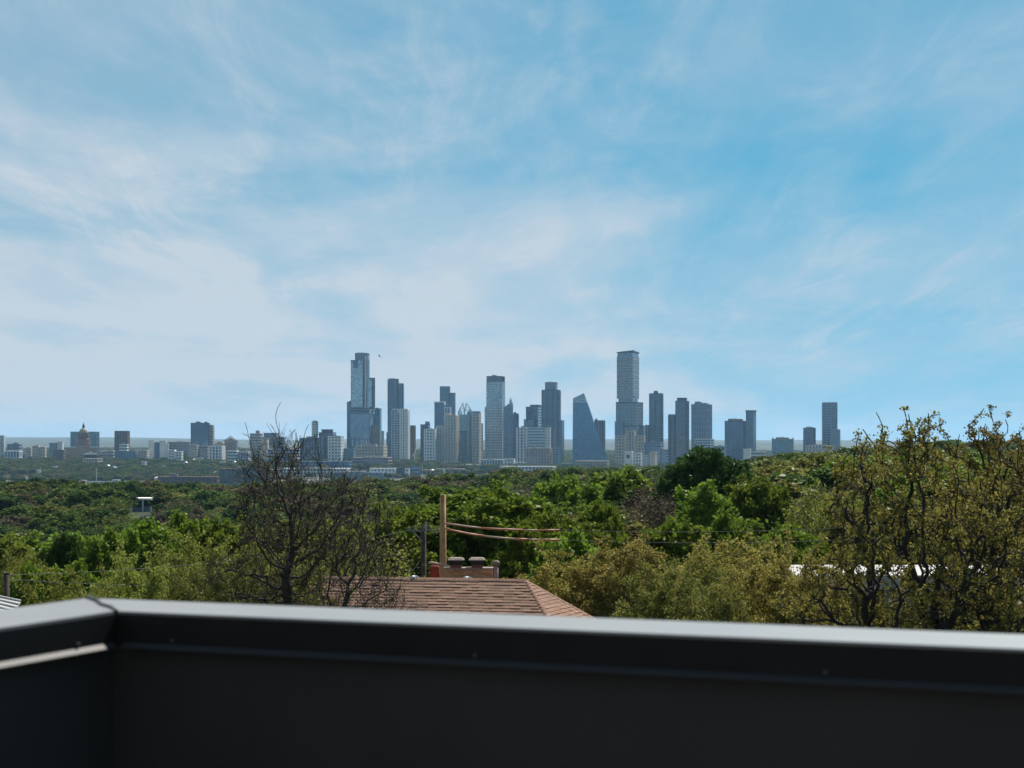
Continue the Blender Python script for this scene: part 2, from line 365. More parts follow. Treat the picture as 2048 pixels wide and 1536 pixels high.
def make_tree(name, seed, lobes, trunks, n_att, step, dk, tip_r, expo, leaf_n, leaf_size, leaf_spread, leaf_rmax,
              twigs=0, twig_len=0.5, up=0.05, jit=0.28, shell=2.4, sprouts=0, min_draw=0.0, keep_leaf=1.0, upbias=0.4):
    """grow a skeleton into the crown volume; returns (trunk mesh, crown mesh), base at origin"""
    rng = np.random.default_rng(seed)
    att = []
    vol = np.array([l[3] * l[4] * l[5] for l in lobes]); cnt = (n_att * vol / vol.sum()).astype(int) + 1
    for l, k in zip(lobes, cnt):
        d = rng.normal(0, 1, (k, 3)); d /= np.linalg.norm(d, axis=1, keepdims=True)
        r = rng.uniform(0, 1, k) ** (1 / shell)
        att.append(np.array(l[:3]) + d * r[:, None] * np.array(l[3:6]))
    att = np.concatenate(att)
    nodes = [(0, 0, -0.6)]; par = [-1]
    for tr in trunks:                      # each trunk: list of points from the base
        pts = [np.array((0, 0, -0.6))] + [np.array(p, float) for p in tr]; last = 0
        for a, b in zip(pts[:-1], pts[1:]):
            k = max(1, int(np.linalg.norm(b - a) / step))
            for q in range(1, k + 1):
                p = a + (b - a) * q / k + rng.normal(0, 0.045 * step, 3)
                nodes.append(tuple(p)); par.append(last); last = len(nodes) - 1
    pts, par = colonize(att, nodes, par, step, 1e9, dk, 90, rng, up, jit)
    n = len(pts); kids = np.zeros(n, int); rad = np.zeros(n)
    acc = np.zeros(n)
    for i in range(n - 1, -1, -1):
        r = tip_r if kids[i] == 0 else acc[i] ** (1 / expo)
        rad[i] = r
        if par[i] >= 0: acc[par[i]] += r ** expo; kids[par[i]] += 1
    ch = np.arange(1, n); pr = par[1:]
    ok = pr >= 0; ch = ch[ok]; pr = pr[ok]
    r0 = np.minimum(rad[pr], rad[ch] * 1.6); r1 = rad[ch]
    VS = []; QS = []; off = 0
    for lo, hi, sides in ((0.06, 1e9, 7), (0.02, 0.06, 5), (min_draw, 0.02, 3)):
        m = (r1 >= lo) & (r1 < hi)
        if m.any():
            V, Q = tube_mesh_arrays(pts[pr[m]], pts[ch[m]], r0[m], r1[m], sides); VS.append(V); QS.append(Q + off); off += len(V)
    fine = np.where(rad < leaf_rmax)[0]
    fine = fine[pts[fine, 2] > 0.3]
    centers = [pts[fine]]
    if twigs:
        k = twigs; base = np.repeat(pts[fine], k, 0); pdir = np.repeat(pts[fine] - pts[np.maximum(par[fine], 0)], k, 0); pdir /= np.linalg.norm(pdir, axis=1, keepdims=True) + 1e-9
        d = pdir * 0.7 + rng.normal(0, 0.6, base.shape); d[:, 2] += 0.25; d /= np.linalg.norm(d, axis=1, keepdims=True)
        ln = twig_len * rng.uniform(0.4, 1.3, len(base)); tip = base + d * ln[:, None]
        V, Q = tube_mesh_arrays(base, tip, np.full(len(base), tip_r * 0.85), np.full(len(base), tip_r * 0.45), 3); VS.append(V); QS.append(Q + off); off += len(V)
        centers += [base + (tip - base) * 0.55, tip]
    if sprouts:
        top = np.argsort(-(pts[:, 2] + rng.normal(0, 0.9, n)))[:sprouts]
        for i in top:
            p = pts[i].copy(); d = np.array([rng.normal(0, 0.35), rng.normal(0, 0.35), 1.0]); q0 = p
            for s_ in range(rng.integers(2, 6)):
                d = d + rng.normal(0, 0.28, 3); d /= np.linalg.norm(d); q1 = q0 + d * 0.26
                V, Q = tube_mesh_arrays(q0[None], q1[None], np.array([tip_r * 1.1]), np.array([tip_r * 0.8]), 3); VS.append(V); QS.append(Q + off); off += len(V)
                centers.append(np.repeat(q1[None], 1, 0) + rng.normal(0, 0.05, (1, 3))); q0 = q1
    trunk = np_mesh(name + '_trunk', np.concatenate(VS), quads=np.concatenate(QS), smooth=True)
    C = np.concatenate(centers); C = C[rng.uniform(0, 1, len(C)) < keep_leaf]
    reps = max(1, int(round(leaf_n / max(1, len(C)))))
    c = np.repeat(C, reps, 0); clump = np.repeat(rng.uniform(0, 1, len(C)), reps)
    c = c + rng.normal(0, leaf_spread, c.shape) * np.array([1, 1, 0.8])
    V, Q = leaf_arrays(c, leaf_size, rng, upbias)
    rnd = np.clip(0.5 * clump + 0.5 * rng.uniform(0, 1, len(c)), 0, 1)
    crown = np_mesh(name + '_crown', V, quads=Q, rnd=rnd)
    return trunk, crown

bark = material('bark', (0.026, 0.021, 0.017), 0.95, spec=0.2, col2=(0.06, 0.05, 0.042), vscale=3.0, bump=0.6, bscale=9)
bark_grey = material('bark_grey', (0.036, 0.028, 0.023), 0.95, spec=0.2, col2=(0.085, 0.070, 0.060), vscale=3.0, bump=0.5, bscale=9)
leaf_material('leaf_green', (0.065, 0.120, 0.010), (0.185, 0.250, 0.028), 0.44)
leaf_material('leaf_dark', (0.022, 0.055, 0.010), (0.065, 0.110, 0.020), 0.30)
leaf_material('leaf_lime', (0.130, 0.155, 0.022), (0.27, 0.285, 0.065), 0.42)
leaf_material('leaf_gold', (0.155, 0.138, 0.024), (0.38, 0.33, 0.085), 0.44)
leaf_material('leaf_oak', (0.105, 0.098, 0.020), (0.30, 0.255, 0.066), 0.42)
leaf_material('leaf_olive', (0.100, 0.108, 0.020), (0.23, 0.22, 0.055), 0.40)
leaf_material('leaf_brown', (0.065, 0.050, 0.033), (0.12, 0.095, 0.062), 0.25, rough=0.7)
leaf_material('leaf_wood', (0.05, 0.07, 0.02), (0.1, 0.1, 0.03), 0.25, rough=0.65,
              palette=[(0.0, (0.040, 0.085, 0.018)), (0.25, (0.085, 0.140, 0.026)), (0.52, (0.115, 0.130, 0.032)), (0.68, (0.115, 0.095, 0.058)), (0.82, (0.042, 0.075, 0.020)), (0.92, (0.16, 0.165, 0.050))])

def ell(h, cr, r, rz, squash=1.0): return [(0, 0, h - rz, r, r, rz)]
PROTO = {}
# nearest trees
PROTO['oak_a'] = make_tree('oak_a', 11, [(-0.4, 0, 9.2, 2.9, 3.0, 3.6), (-1.7, 0.4, 7.0, 2.8, 2.6, 2.6), (1.5, 0.2, 8.4, 2.6, 2.6, 3.2), (-2.7, -.5, 4.4, 2.6, 2.2, 1.5), (1.8, 0.3, 4.8, 2.3, 2.2, 1.6)],
                           [[(-0.15, 0, 1.6), (-0.7, 0, 3.8), (-1.2, 0.1, 6.0)], [(-0.15, 0, 1.8), (0.35, 0.2, 4.4), (0.8, 0.2, 6.4)], [(0, 0, 0.8), (-1.1, -0.3, 2.6), (-2.1, -0.4, 3.6)]],
                           1500, 0.27, 0.36, 0.0185, 2.0, 42000, 0.082, 0.07, 0.034, twigs=1, twig_len=0.4, sprouts=70, jit=0.36, keep_leaf=0.4)
PROTO['oak_b'] = make_tree('oak_b', 23, [(0.3, 0, 9.6, 2.6, 2.6, 3.6), (-1.2, 0, 7.2, 2.4, 2.5, 2.4), (1.9, 0, 7.4, 2.5, 2.5, 2.6), (2.3, 0, 4.6, 2.3, 2.2, 1.6), (-1.9, 0, 4.4, 2.0, 2.0, 1.3)],
                           [[(-0.3, 0, 1.8), (-0.45, 0, 4.0), (-0.2, 0, 6.6)], [(0.35, 0.1, 1.7), (0.8, 0.1, 3.6), (1.1, 0.1, 5.6)]],
                           1400, 0.27, 0.36, 0.0185, 2.0, 42000, 0.082, 0.07, 0.034, twigs=1, twig_len=0.4, sprouts=60, jit=0.36, keep_leaf=0.4)
PROTO['scrub_a'] = make_tree('scrub_a', 31, [(0, 0, 6.2, 2.7, 2.5, 2.6), (-1.5, 0, 4.8, 1.9, 2, 1.8), (1.6, 0.2, 5.2, 1.9, 2, 2.1), (0.2, 0, 3.4, 2.4, 2.2, 1.6)],
                             [[(0.1, 0, 1.5), (-0.3, 0, 3.4)], [(0.3, 0, 1.2), (0.9, 0, 3.0)]], 1000, 0.25, 0.34, 0.009, 2.3, 58000, 0.098, 0.12, 0.024, twigs=1, twig_len=0.35, sprouts=40, jit=0.36, keep_leaf=0.5, upbias=0.7)
PROTO['scrub_b'] = make_tree('scrub_b', 37, [(0.2, 0, 5.8, 2.4, 2.4, 2.9), (-1.2, 0.3, 5.4, 1.7, 2, 1.6), (1.4, 0, 4.2, 2.2, 2, 1.7), (-0.8, 0, 3.2, 2.2, 2.2, 1.5)],
                             [[(-0.1, 0, 1.3), (-0.4, 0, 3.0)], [(0.2, 0, 1.4), (0.6, 0, 3.2)]], 950, 0.25, 0.34, 0.009, 2.3, 54000, 0.098, 0.12, 0.024, twigs=1, twig_len=0.35, sprouts=60, jit=0.36, keep_leaf=0.45, upbias=0.7)
PROTO['bare'] = make_tree('bare', 41, [(-0.8, 0, 10.4, 1.9, 2.2, 2.7), (1.1, 0, 9.6, 2.2, 2.2, 2.2), (-2.2, 0, 7.2, 2.6, 2.3, 1.9), (2.0, 0.2, 6.6, 2.2, 2.2, 2.2), (-1.6, 0, 4.2, 3.0, 2.3, 1.6), (1.4, 0, 3.8, 2.2, 2.2, 1.4)],
                          [[(0.55, 0, 1.6), (0.45, 0, 3.4), (1.0, 0, 5.2), (1.2, 0, 6.8)], [(0.1, 0, 1.6), (-0.45, 0, 3.3), (-0.75, 0.1, 5.0), (-0.55, 0, 6.6), (-0.75, 0, 8.2)]],
                          2300, 0.25, 0.29, 0.0120, 2.02, 3600, 0.07, 0.12, 0.024, twigs=4, twig_len=0.7, sprouts=34, jit=0.24, keep_leaf=0.16)
PROTO['lush_a'] = make_tree('lush_a', 53, [(0, 0, 8.6, 4.8, 4.4, 3.6), (-2.8, 0, 6.4, 3.4, 3.4, 3.0), (3.0, 0, 6.6, 3.6, 3.4, 2.9), (0, 0, 4.6, 4.8, 4.2, 2.2)],
                            [[(0, 0, 2.2), (-0.6, 0, 4.4)], [(0, 0, 2.0), (0.9, 0, 4.2)]], 1300, 0.36, 0.46, 0.012, 2.3, 60000, 0.27, 0.21, 0.03, twigs=1, twig_len=0.5, sprouts=40, jit=0.3, keep_leaf=0.42, upbias=0.8)
# middle distance
def mids(key, seed, lobes, **kw):
    a = dict(n_att=520, step=0.42, dk=0.55, tip_r=0.016, expo=2.3, leaf_n=18000, leaf_size=0.36, leaf_spread=0.27, leaf_rmax=0.04, twigs=1, twig_len=0.6, jit=0.3, sprouts=14, keep_leaf=0.4, upbias=0.8)
    a.update(kw)
    PROTO[key] = make_tree(key, seed, lobes, [[(0, 0, 2.0), (-0.3, 0, 3.6)], [(0, 0, 1.8), (0.6, 0.2, 3.4)]], **a)
mids('mid_a', 61, [(0, 0, 6.6, 3.9, 3.8, 3.3), (-1.8, 0, 5.0, 3.0, 3.0, 2.4), (2.0, 0.5, 5.4, 2.9, 3, 2.4)])
mids('mid_b', 67, [(0, 0, 7.2, 3.1, 3.2, 3.4), (1.5, 0, 5.4, 2.9, 3, 2.6), (-1.5, 0.4, 4.8, 2.8, 3, 2.4)])
mids('mid_airy', 71, [(0, 0, 6.6, 4.0, 3.8, 2.6), (-1.5, 0, 5.6, 3.0, 3, 2.2), (1.8, 0, 5.8, 3.0, 3, 2.2)], leaf_n=9500, leaf_size=0.2, leaf_spread=0.28, expo=2.15)
mids('mid_bare', 73, [(0, 0, 6.4, 3.4, 3.4, 3.2), (-1.6, 0, 5.0, 2.6, 2.6, 2.2)], leaf_n=5200, leaf_size=0.17, leaf_spread=0.3, expo=2.1, twigs=3, twig_len=0.8)
PROTO['dense'] = make_tree('dense', 79, [(0, 0, 7.4, 4.6, 4.3, 4.2), (-2.6, -0.6, 8.3, 2.6, 2.6, 2.3), (2.6, -0.5, 8.6, 2.5, 2.6, 2.3), (0.2, -1.2, 9.6, 2.3, 2.3, 2.1), (-4.3, 0, 6.2, 2.2, 2.4, 2.2), (4.4, 0, 6.0, 2.3, 2.4, 2.3)],
                           [[(0, 0, 2.2), (-0.6, 0, 4.4)], [(0, 0, 2.0), (0.9, 0, 4.2)]], 1700, 0.36, 0.42, 0.013, 2.3, 56000, 0.30, 0.26, 0.06, twigs=0, sprouts=0, jit=0.25, keep_leaf=0.8, upbias=1.0, shell=2.6)
# far: coarser leaves
def fars(key, seed, lobes, **kw):
    a = dict(n_att=150, step=0.7, dk=0.85, tip_r=0.03, expo=2.4, leaf_n=9000, leaf_size=0.5, leaf_spread=0.42, leaf_rmax=0.09, jit=0.3, keep_leaf=0.95, upbias=0.8)
    a.update(kw); PROTO[key] = make_tree(key, seed, lobes, [[(0, 0, 2.2)]], **a)
fars('far_a', 81, [(0, 0, 5.4, 4.0, 3.9, 2.9), (-1.6, 0.6, 4.0, 3.0, 3, 2.1), (1.8, -0.4, 4.4, 2.8, 3, 2.2)])
fars('far_b', 83, [(0, 0, 5.8, 3.3, 3.4, 3.0), (1.3, 0, 4.2, 2.8, 3, 2.2)])
fars('far_c', 87, [(-0.8, 0, 5.0, 3.4, 3.4, 2.6), (1.6, 0, 4.6, 3.2, 3.2, 2.2)])
fars('far_bare', 89, [(0, 0, 5.2, 3.4, 3.4, 3.0)], leaf_n=1900, leaf_size=0.34, leaf_spread=0.5)
PH = {k: float(max(v[0].vertices[i].co.z for i in range(0, len(v[0].vertices), 3))) for k, v in PROTO.items()}
def _width(me):
    a = np.empty(len(me.vertices) * 3, np.float32); me.vertices.foreach_get('co', a); a = a.reshape(-1, 3)
    return float(np.percentile(a[:, 0], 98) - np.percentile(a[:, 0], 2)), float(np.percentile(a[:, 2], 99.85))
PW = {k: _width(v[1]) for k, v in PROTO.items()}

TREES = []
def tree(proto, x, y, sx, sz, rz, leaf, name, label, group=None, z=None):
    """a tree standing at (x,y): Empty > trunk, crown (meshes shared between trees of one shape)"""
    tm, cm = PROTO[proto]
    e = empty(name, (x, y, zt(x, y) if z is None else z), rz); e.scale = (sx, sx, sz)
    a = bpy.data.objects.new('trunk', tm); b = bpy.data.objects.new('crown', cm)
    for o, m in ((a, bark_grey if 'bare' in proto else bark), (b, MATS[leaf])):
        if len(o.data.materials) == 0: o.data.materials.append(m)
        link(o, e); o.material_slots[0].link = 'OBJECT'; o.material_slots[0].material = m
    tag(e, label, 'tree', group); TREES.append(e)
    return e
def tree_px(proto, px, ytop, wpx, d, leaf, name, label, group=None, rz=0.0, hscale=None):
    """place by the pixel column, top row and width seen in the photo, at distance d; foot on the ground"""
    x = (px - 1024) / F * d; g = zt(x, d)
    top = EYE - (ytop - HY) / F * d; w, h = PW[proto]
    sx = wpx / F * d / w; sz = (top - g) / h
    return tree(proto, x, d, sx, sz, rz, leaf, name, label, group, g)

# nearest row, just beyond the parapet
G0 = 'oaks standing just beyond the parapet'
tree_px('oak_a', 1835, 838, 480, 62, 'leaf_oak', 'oak_tree', 'tall dark-limbed oak with bronze young leaves, trunk leaning left, beyond parapet', G0)
tree_px('oak_b', 1990, 828, 440, 67, 'leaf_oak', 'oak_tree', 'tall upright oak at the right edge with two dark stems and bronze leaves', G0, 0.3)
tree_px('oak_a', 2110, 870, 420, 84, 'leaf_olive', 'oak_tree', 'olive oak cut by the right edge of the view', G0, 2.2)
tree_px('bare', 612, 868, 420, 70, 'leaf_lime', 'bare_tree', 'nearly leafless dark tree with crooked twin trunks in front of the brown roof', None)
S0 = 'bronze-leaved scrub oaks beyond the parapet'
for i, (p, px, yt, w, d, rz, lf, lb) in enumerate([
    ('scrub_a', 1138, 1100, 250, 98, 0.2, 'leaf_gold', 'bronze scrub oak touching the right hip of the shingle roof'),
    ('scrub_b', 1262, 1076, 260, 97, 1.1, 'leaf_gold', 'taller bronze scrub oak second from the shingle roof'),
    ('scrub_a', 1362, 1108, 250, 80, 2.6, 'leaf_olive', 'olive-bronze scrub oak third from the shingle roof'),
    ('scrub_b', 1452, 1078, 250, 86, 3.3, 'leaf_gold', 'golden brown scrub oak fourth from the shingle roof'),
    ('scrub_a', 1548, 1088, 240, 74, 4.4, 'leaf_gold', 'bronze scrub oak at the near end of the white roof'),
    ('scrub_b', 1650, 1112, 260, 71, 5.1, 'leaf_gold', 'low bronze scrub oak in front of the white roof'),
    ('scrub_a', 1730, 1168, 240, 66, 0.9, 'leaf_olive', 'lowest olive scrub oak under the leaning oak'),
    ('scrub_b', 1420, 1165, 240, 68, 0.4, 'leaf_olive', 'olive scrub oak close to the parapet below the golden ones'),
    ('scrub_a', 1225, 1165, 200, 96, 1.9, 'leaf_olive', 'olive scrub oak close to the parapet just right of the roof hip'),
    ('scrub_b', 1980, 1150, 260, 72, 1.4, 'leaf_olive', 'olive scrub oak low between the right-hand oak stems')]):
    tree_px(p, px, yt, w, d, lf, 'scrub_oak', lb, S0, rz)
S1 = 'lime-leaved young elms beyond the parapet'
for i, (p, px, yt, w, d, rz, lf, lb) in enumerate([
    ('scrub_b', 106, 1142, 210, 74, 0.3, 'leaf_lime', 'yellow-green young elm at the left parapet corner'),
    ('scrub_a', 268, 1102, 250, 80, 1.7, 'leaf_lime', 'yellow-green young elm second from the left above the parapet'),
    ('scrub_b', 378, 1072, 250, 84, 2.9, 'leaf_lime', 'tall lime young elm left of the bare tree'),
    ('scrub_a', 480, 1078, 270, 88, 3.8, 'leaf_lime', 'yellow-green young elm partly behind the bare tree branches'),
    ('scrub_a', 190, 1160, 210, 68, 5.0, 'leaf_lime', 'low yellow-green elm nearest to the parapet corner'),
    ('scrub_b', 400, 1140, 260, 66, 4.1, 'leaf_olive', 'low olive elm under the bare tree on its left side'),
    ('mid_bare', 700, 1030, 260, 96, 0.6, 'leaf_lime', 'sparse budding tree behind the bare tree, left of the big green crown'),
    ('scrub_a', 575, 1100, 240, 78, 2.2, 'leaf_olive', 'olive thicket elm right behind the crooked trunks')]):
    tree_px(p, px, yt, w, d, lf, 'young_elm' if 'bare' not in p else 'budding_tree', lb, S1, rz)
# the green trees beyond the roof
G1 = 'broad green trees beyond the shingle roof'
for p, px, yt, w, d, rz, lf, lb in [
    ('lush_a', 960, 976, 400, 126, 0.0, 'leaf_green', 'largest bright green tree behind the utility poles'),
    ('lush_a', 812, 1018, 270, 122, 1.9, 'leaf_green', 'bright green tree left of the dark utility pole'),
    ('lush_a', 1112, 1030, 250, 118, 3.6, 'leaf_green', 'bright green tree under the ends of the orange line covers'),
    ('dense', 1196, 1010, 150, 128, 1.5, 'leaf_green', 'round deep green tree right of the big green crown'),
    ('mid_b', 1130, 1066, 170, 104, 2.0, 'leaf_green', 'small bright green tree right of the chimney vent pipe'),
    ('mid_a', 1130, 952, 170, 215, 1.0, 'leaf_green', 'green tree showing over the right end of the big crown'),
    ('mid_b', 1240, 938, 180, 225, 2.2, 'leaf_green', 'upright green tree left of the dense dark crown'),
    ('mid_a', 1340, 962, 150, 205, 3.4, 'leaf_brown', 'dusky brown tree at the foot of the dense dark crown'),
    ('dense', 1412, 899, 205, 200, 0.3, 'leaf_dark', 'dense dark evergreen crown rising in front of the city towers'),
    ('mid_b', 1405, 968, 150, 165, 0.4, 'leaf_green', 'pale green tree below the dense dark crown'),
    ('mid_a', 1512, 955, 150, 172, 1.3, 'leaf_green', 'mid green tree between dense dark crown and round airy tree'),
    ('mid_airy', 1650, 962, 175, 148, 0.9, 'leaf_lime', 'round airy light green tree with its trunk showing'),
    ('mid_a', 1355, 1038, 160, 126, 4.0, 'leaf_green', 'green tree above the golden scrub, left one of three'),
    ('mid_b', 1470, 1030, 170, 128, 5.2, 'leaf_green', 'green tree above the golden scrub, middle one of three'),
    ('mid_a', 1575, 1052, 150, 122, 2.8, 'leaf_green', 'green tree above the golden scrub, right one of three'),
    ('mid_b', 1500, 1078, 170, 108, 3.0, 'leaf_olive', 'olive green tree directly behind the golden scrub'),
    ('mid_a', 1640, 1085, 150, 112, 0.2, 'leaf_green', 'small green tree beneath the round airy tree'),
    ('mid_b', 1720, 1005, 160, 135, 1.5, 'leaf_olive', 'olive tree behind the leaning oak limbs'),
    ('mid_a', 1830, 1000, 220, 140, 2.5, 'leaf_olive', 'broad olive tree hidden behind the leaning oak crown'),
    ('mid_b', 1975, 985, 230, 145, 3.5, 'leaf_olive', 'olive tree behind the right-edge oak stems'),
    ('mid_a', 1560, 925, 130, 250, 0.6, 'leaf_olive', 'olive tree on the crest under the white banded building'),
    ('mid_b', 1625, 912, 120, 262, 1.6, 'leaf_olive', 'olive tree on the crest under the domed tower'),
    ('mid_a', 1690, 915, 130, 255, 2.7, 'leaf_green', 'green tree on the crest left of the leaning oak'),
    ('mid_b', 1500, 940, 110, 258, 3.9, 'leaf_dark', 'dark tree on the crest right of the dense evergreen'),
    ('mid_bare', 1290, 945, 120, 245, 0.3, 'leaf_brown', 'twiggy brown tree left of the dense dark evergreen'),
    ('dense', 128, 1072, 105, 140, 2.0, 'leaf_dark', 'round very dark green tree above the young elms at left'),
    ('mid_airy', 40, 1086, 130, 132, 1.0, 'leaf_lime', 'airy lime tree at the left edge of the view'),
    ('mid_b', 205, 1064, 130, 146, 2.2, 'leaf_green', 'fresh green tree right of the round dark green one'),
    ('mid_a', 292, 1042, 150, 150, 3.1, 'leaf_green', 'fresh green tree, fourth from the left edge'),
    ('mid_b', 372, 1030, 130, 155, 4.2, 'leaf_green', 'fresh green tree left of the bare tree boughs'),
    ('mid_a', 450, 1040, 150, 150, 5.5, 'leaf_green', 'fresh green tree behind the left boughs of the bare tree'),
    ('mid_b', 545, 1050, 150, 146, 0.7, 'leaf_olive', 'olive tree behind the middle of the bare tree'),
    ('mid_a', 640, 1045, 150, 152, 1.8, 'leaf_green', 'green tree behind the twin trunks of the bare tree'),
    ('mid_b', 720, 1040, 140, 150, 2.9, 'leaf_green', 'green tree between the bare tree and the big green crown'),
    ('mid_a', 60, 1130, 120, 112, 3.7, 'leaf_green', 'dark leafy tree behind the dark left pole'),
    ('mid_b', 150, 1125, 120, 116, 0.8, 'leaf_green', 'green tree behind the yellow-green corner elm')]:
    tree_px(p, px, yt, w, d, lf, 'budding_tree' if 'bare' in p else 'broadleaf_tree', lb, G1, rz)

# the wooded slopes behind: scatter, keep what shows, the largest 230 as single trees, the rest as one mass
rng = np.random.default_rng(5)
cand = []
d = 168.0
while d < 1500:
    sp = 6.6 + d * 0.0045
    nlat = int(0.66 * d / sp)
    for k in range(nlat):
        a = -0.33 + 0.66 * (k + rng.uniform(0, 1)) / nlat; dd = d + rng.uniform(-0.5, 0.5) * sp
        cand.append((a, dd))
    d += sp
cand.sort(key=lambda t: t[1])
hor = np.full(1400, -1.0)
for e in TREES:
    x, y, z = e.location; s = e.scale
    w = 3.0 * s[0]; top = z + 5.5 * s[2]
    if y > 100:
        i0 = int((x - w) / y / 0.0005 + 700); i1 = int((x + w) / y / 0.0005 + 700)
        i0 = max(0, i0); i1 = min(1400, i1)
        if i1 > i0: hor[i0:i1] = np.maximum(hor[i0:i1], (top - EYE) / y)
vis = []
xs = np.array([math.tan(a) * dd for a, dd in cand]); ys = np.array([dd for a, dd in cand]); gz = terrain(xs, ys)
for x, y, g in zip(xs, ys, gz):
    clear = (abs(x / y + 0.2) < 0.012 and 460 < y < 668) or (abs(x / y + 0.256) < 0.006 and 510 < y < 608)
    if clear: continue
    h = rng.uniform(6.2, 10.6) * (1 if y < 900 else 0.9); r = h * rng.uniform(0.46, 0.64)
    if y < 330 and x / y > 0.0: h *= 0.95
    i0 = max(0, int((x - r * .8) / y / 0.0005 + 700)); i1 = min(1400, int((x + r * .8) / y / 0.0005 + 700))
    if i1 <= i0 + 1: continue
    el = (g + h - EYE) / y; cur = hor[i0:i1]
    if el < np.percentile(cur, 25) + 0.0003: continue
    hor[i0:i1] = np.maximum(cur, (g + 0.62 * h - EYE) / y)
    vis.append((x, y, g, h, r))
vis.sort(key=lambda t: t[1])
print('VIS', len(vis), np.percentile([v[1] for v in vis],[10,30,50,70,90]))
near, rest = vis[:290], vis[290:]
HILL = [('far_a', 'leaf_green', 'broadleaf_tree', 'fresh green crown among the trees of the wooded slope', 'green trees of the wooded slope'),
        ('far_b', 'leaf_dark', 'evergreen_oak', 'dark evergreen crown among the trees of the wooded slope', 'dark evergreens of the wooded slope'),
        ('far_c', 'leaf_olive', 'broadleaf_tree', 'olive crown among the trees of the wooded slope', 'olive trees of the wooded slope'),
        ('far_bare', 'leaf_brown', 'budding_tree', 'grey-brown leafless crown among the trees of the wooded slope', 'leafless trees of the wooded slope')]
for k, (x, y, g, h, r) in enumerate(near):
    q = rng.choice(4, p=[0.26, 0.24, 0.27, 0.23]); p, lf, nm, lb, gr = HILL[q]
    if y < 290: p = {'far_bare': 'mid_bare', 'far_a': 'mid_a', 'far_b': 'mid_b', 'far_c': 'mid_b'}[p]
    px = 1024 + x / y * F
    zone = next(t for lim, t in ((200, 'below the domed statehouse'), (450, 'around the white modern house'), (760, 'behind the bare tree'), (1060, 'behind the largest bright green tree'), (1300, 'under the sail-shaped tower'), (1560, 'around the dense dark evergreen'), (1e9, 'behind the right-hand oaks')) if px < lim)
    lb = lb.replace('among the trees of the wooded slope', 'on the wooded slope ' + zone)
    w, hh = PW[p]
    tree(p, x, y, 2.15 * r / w, h / hh, rng.uniform(0, 6.28), lf, nm, lb, gr, z=g)

def wood_stuff(name, label, pts, scl, protos):
    """a wood nobody could count: crowns of the standing trees' shape set on points (geometry nodes), one object"""
    parts = []
    for kk, proto in enumerate(protos):
        sel = [i for i in range(len(pts)) if i % len(protos) == kk]
        me = bpy.data.meshes.new(name); me.vertices.add(len(sel))
        me.vertices.foreach_set('co', np.array([pts[i] for i in sel], np.float32).ravel())
        at = me.attributes.new('size', 'FLOAT_VECTOR', 'POINT'); at.data.foreach_set('vector', np.array([scl[i] for i in sel], np.float32).ravel())
        parts.append((proto, me))
    for proto, me in parts:
        o = obj(name, me); src = CROWN_OF[proto]
        g = bpy.data.node_groups.new(name, 'GeometryNodeTree')
        g.interface.new_socket('Geometry', in_out='INPUT', socket_type='NodeSocketGeometry'); g.interface.new_socket('Geometry', in_out='OUTPUT', socket_type='NodeSocketGeometry')
        gi = g.nodes.new('NodeGroupInput'); go = g.nodes.new('NodeGroupOutput')
        ip = g.nodes.new('GeometryNodeInstanceOnPoints'); oi = g.nodes.new('GeometryNodeObjectInfo'); oi.inputs['Object'].default_value = src; oi.inputs['As Instance'].default_value = True
        na = g.nodes.new('GeometryNodeInputNamedAttribute'); na.data_type = 'FLOAT_VECTOR'; na.inputs[0].default_value = 'size'
        rv = g.nodes.new('FunctionNodeRandomValue'); rv.data_type = 'FLOAT_VECTOR'; rv.inputs[0].default_value = (0, 0, 0); rv.inputs[1].default_value = (0, 0, 6.28)
        sm = g.nodes.new('GeometryNodeSetMaterial'); sm.inputs['Material'].default_value = MATS['leaf_wood']
        g.links.new(gi.outputs[0], ip.inputs['Points']); g.links.new(oi.outputs['Geometry'], sm.inputs[0]); g.links.new(sm.outputs[0], ip.inputs['Instance'])
        g.links.new(rv.outputs[0], ip.inputs['Rotation']); g.links.new(na.outputs['Attribute'], ip.inputs['Scale'])
        g.links.new(ip.outputs[0], go.inputs[0])
        md = o.modifiers.new('wood', 'NODES'); md.node_group = g
        tag(o, label, 'woodland', kind='stuff')
CROWN_OF = {}
for e in TREES:
    for c in e.children:
        if c.name.startswith('crown'):
            for k, v in PROTO.items():
                if v[1] == c.data: CROWN_OF.setdefault(k, c)
FARP = ['far_a', 'far_b', 'far_c', 'far_bare']
wood_stuff('hillside_woodland', 'mixed green and brown woodland covering the far hillside', [(x, y, g) for x, y, g, h, r in rest],
           [(2.15 * r / PW[FARP[i % 4]][0],) * 2 + (h / PW[FARP[i % 4]][1],) for i, (x, y, g, h, r) in enumerate(rest)], FARP)
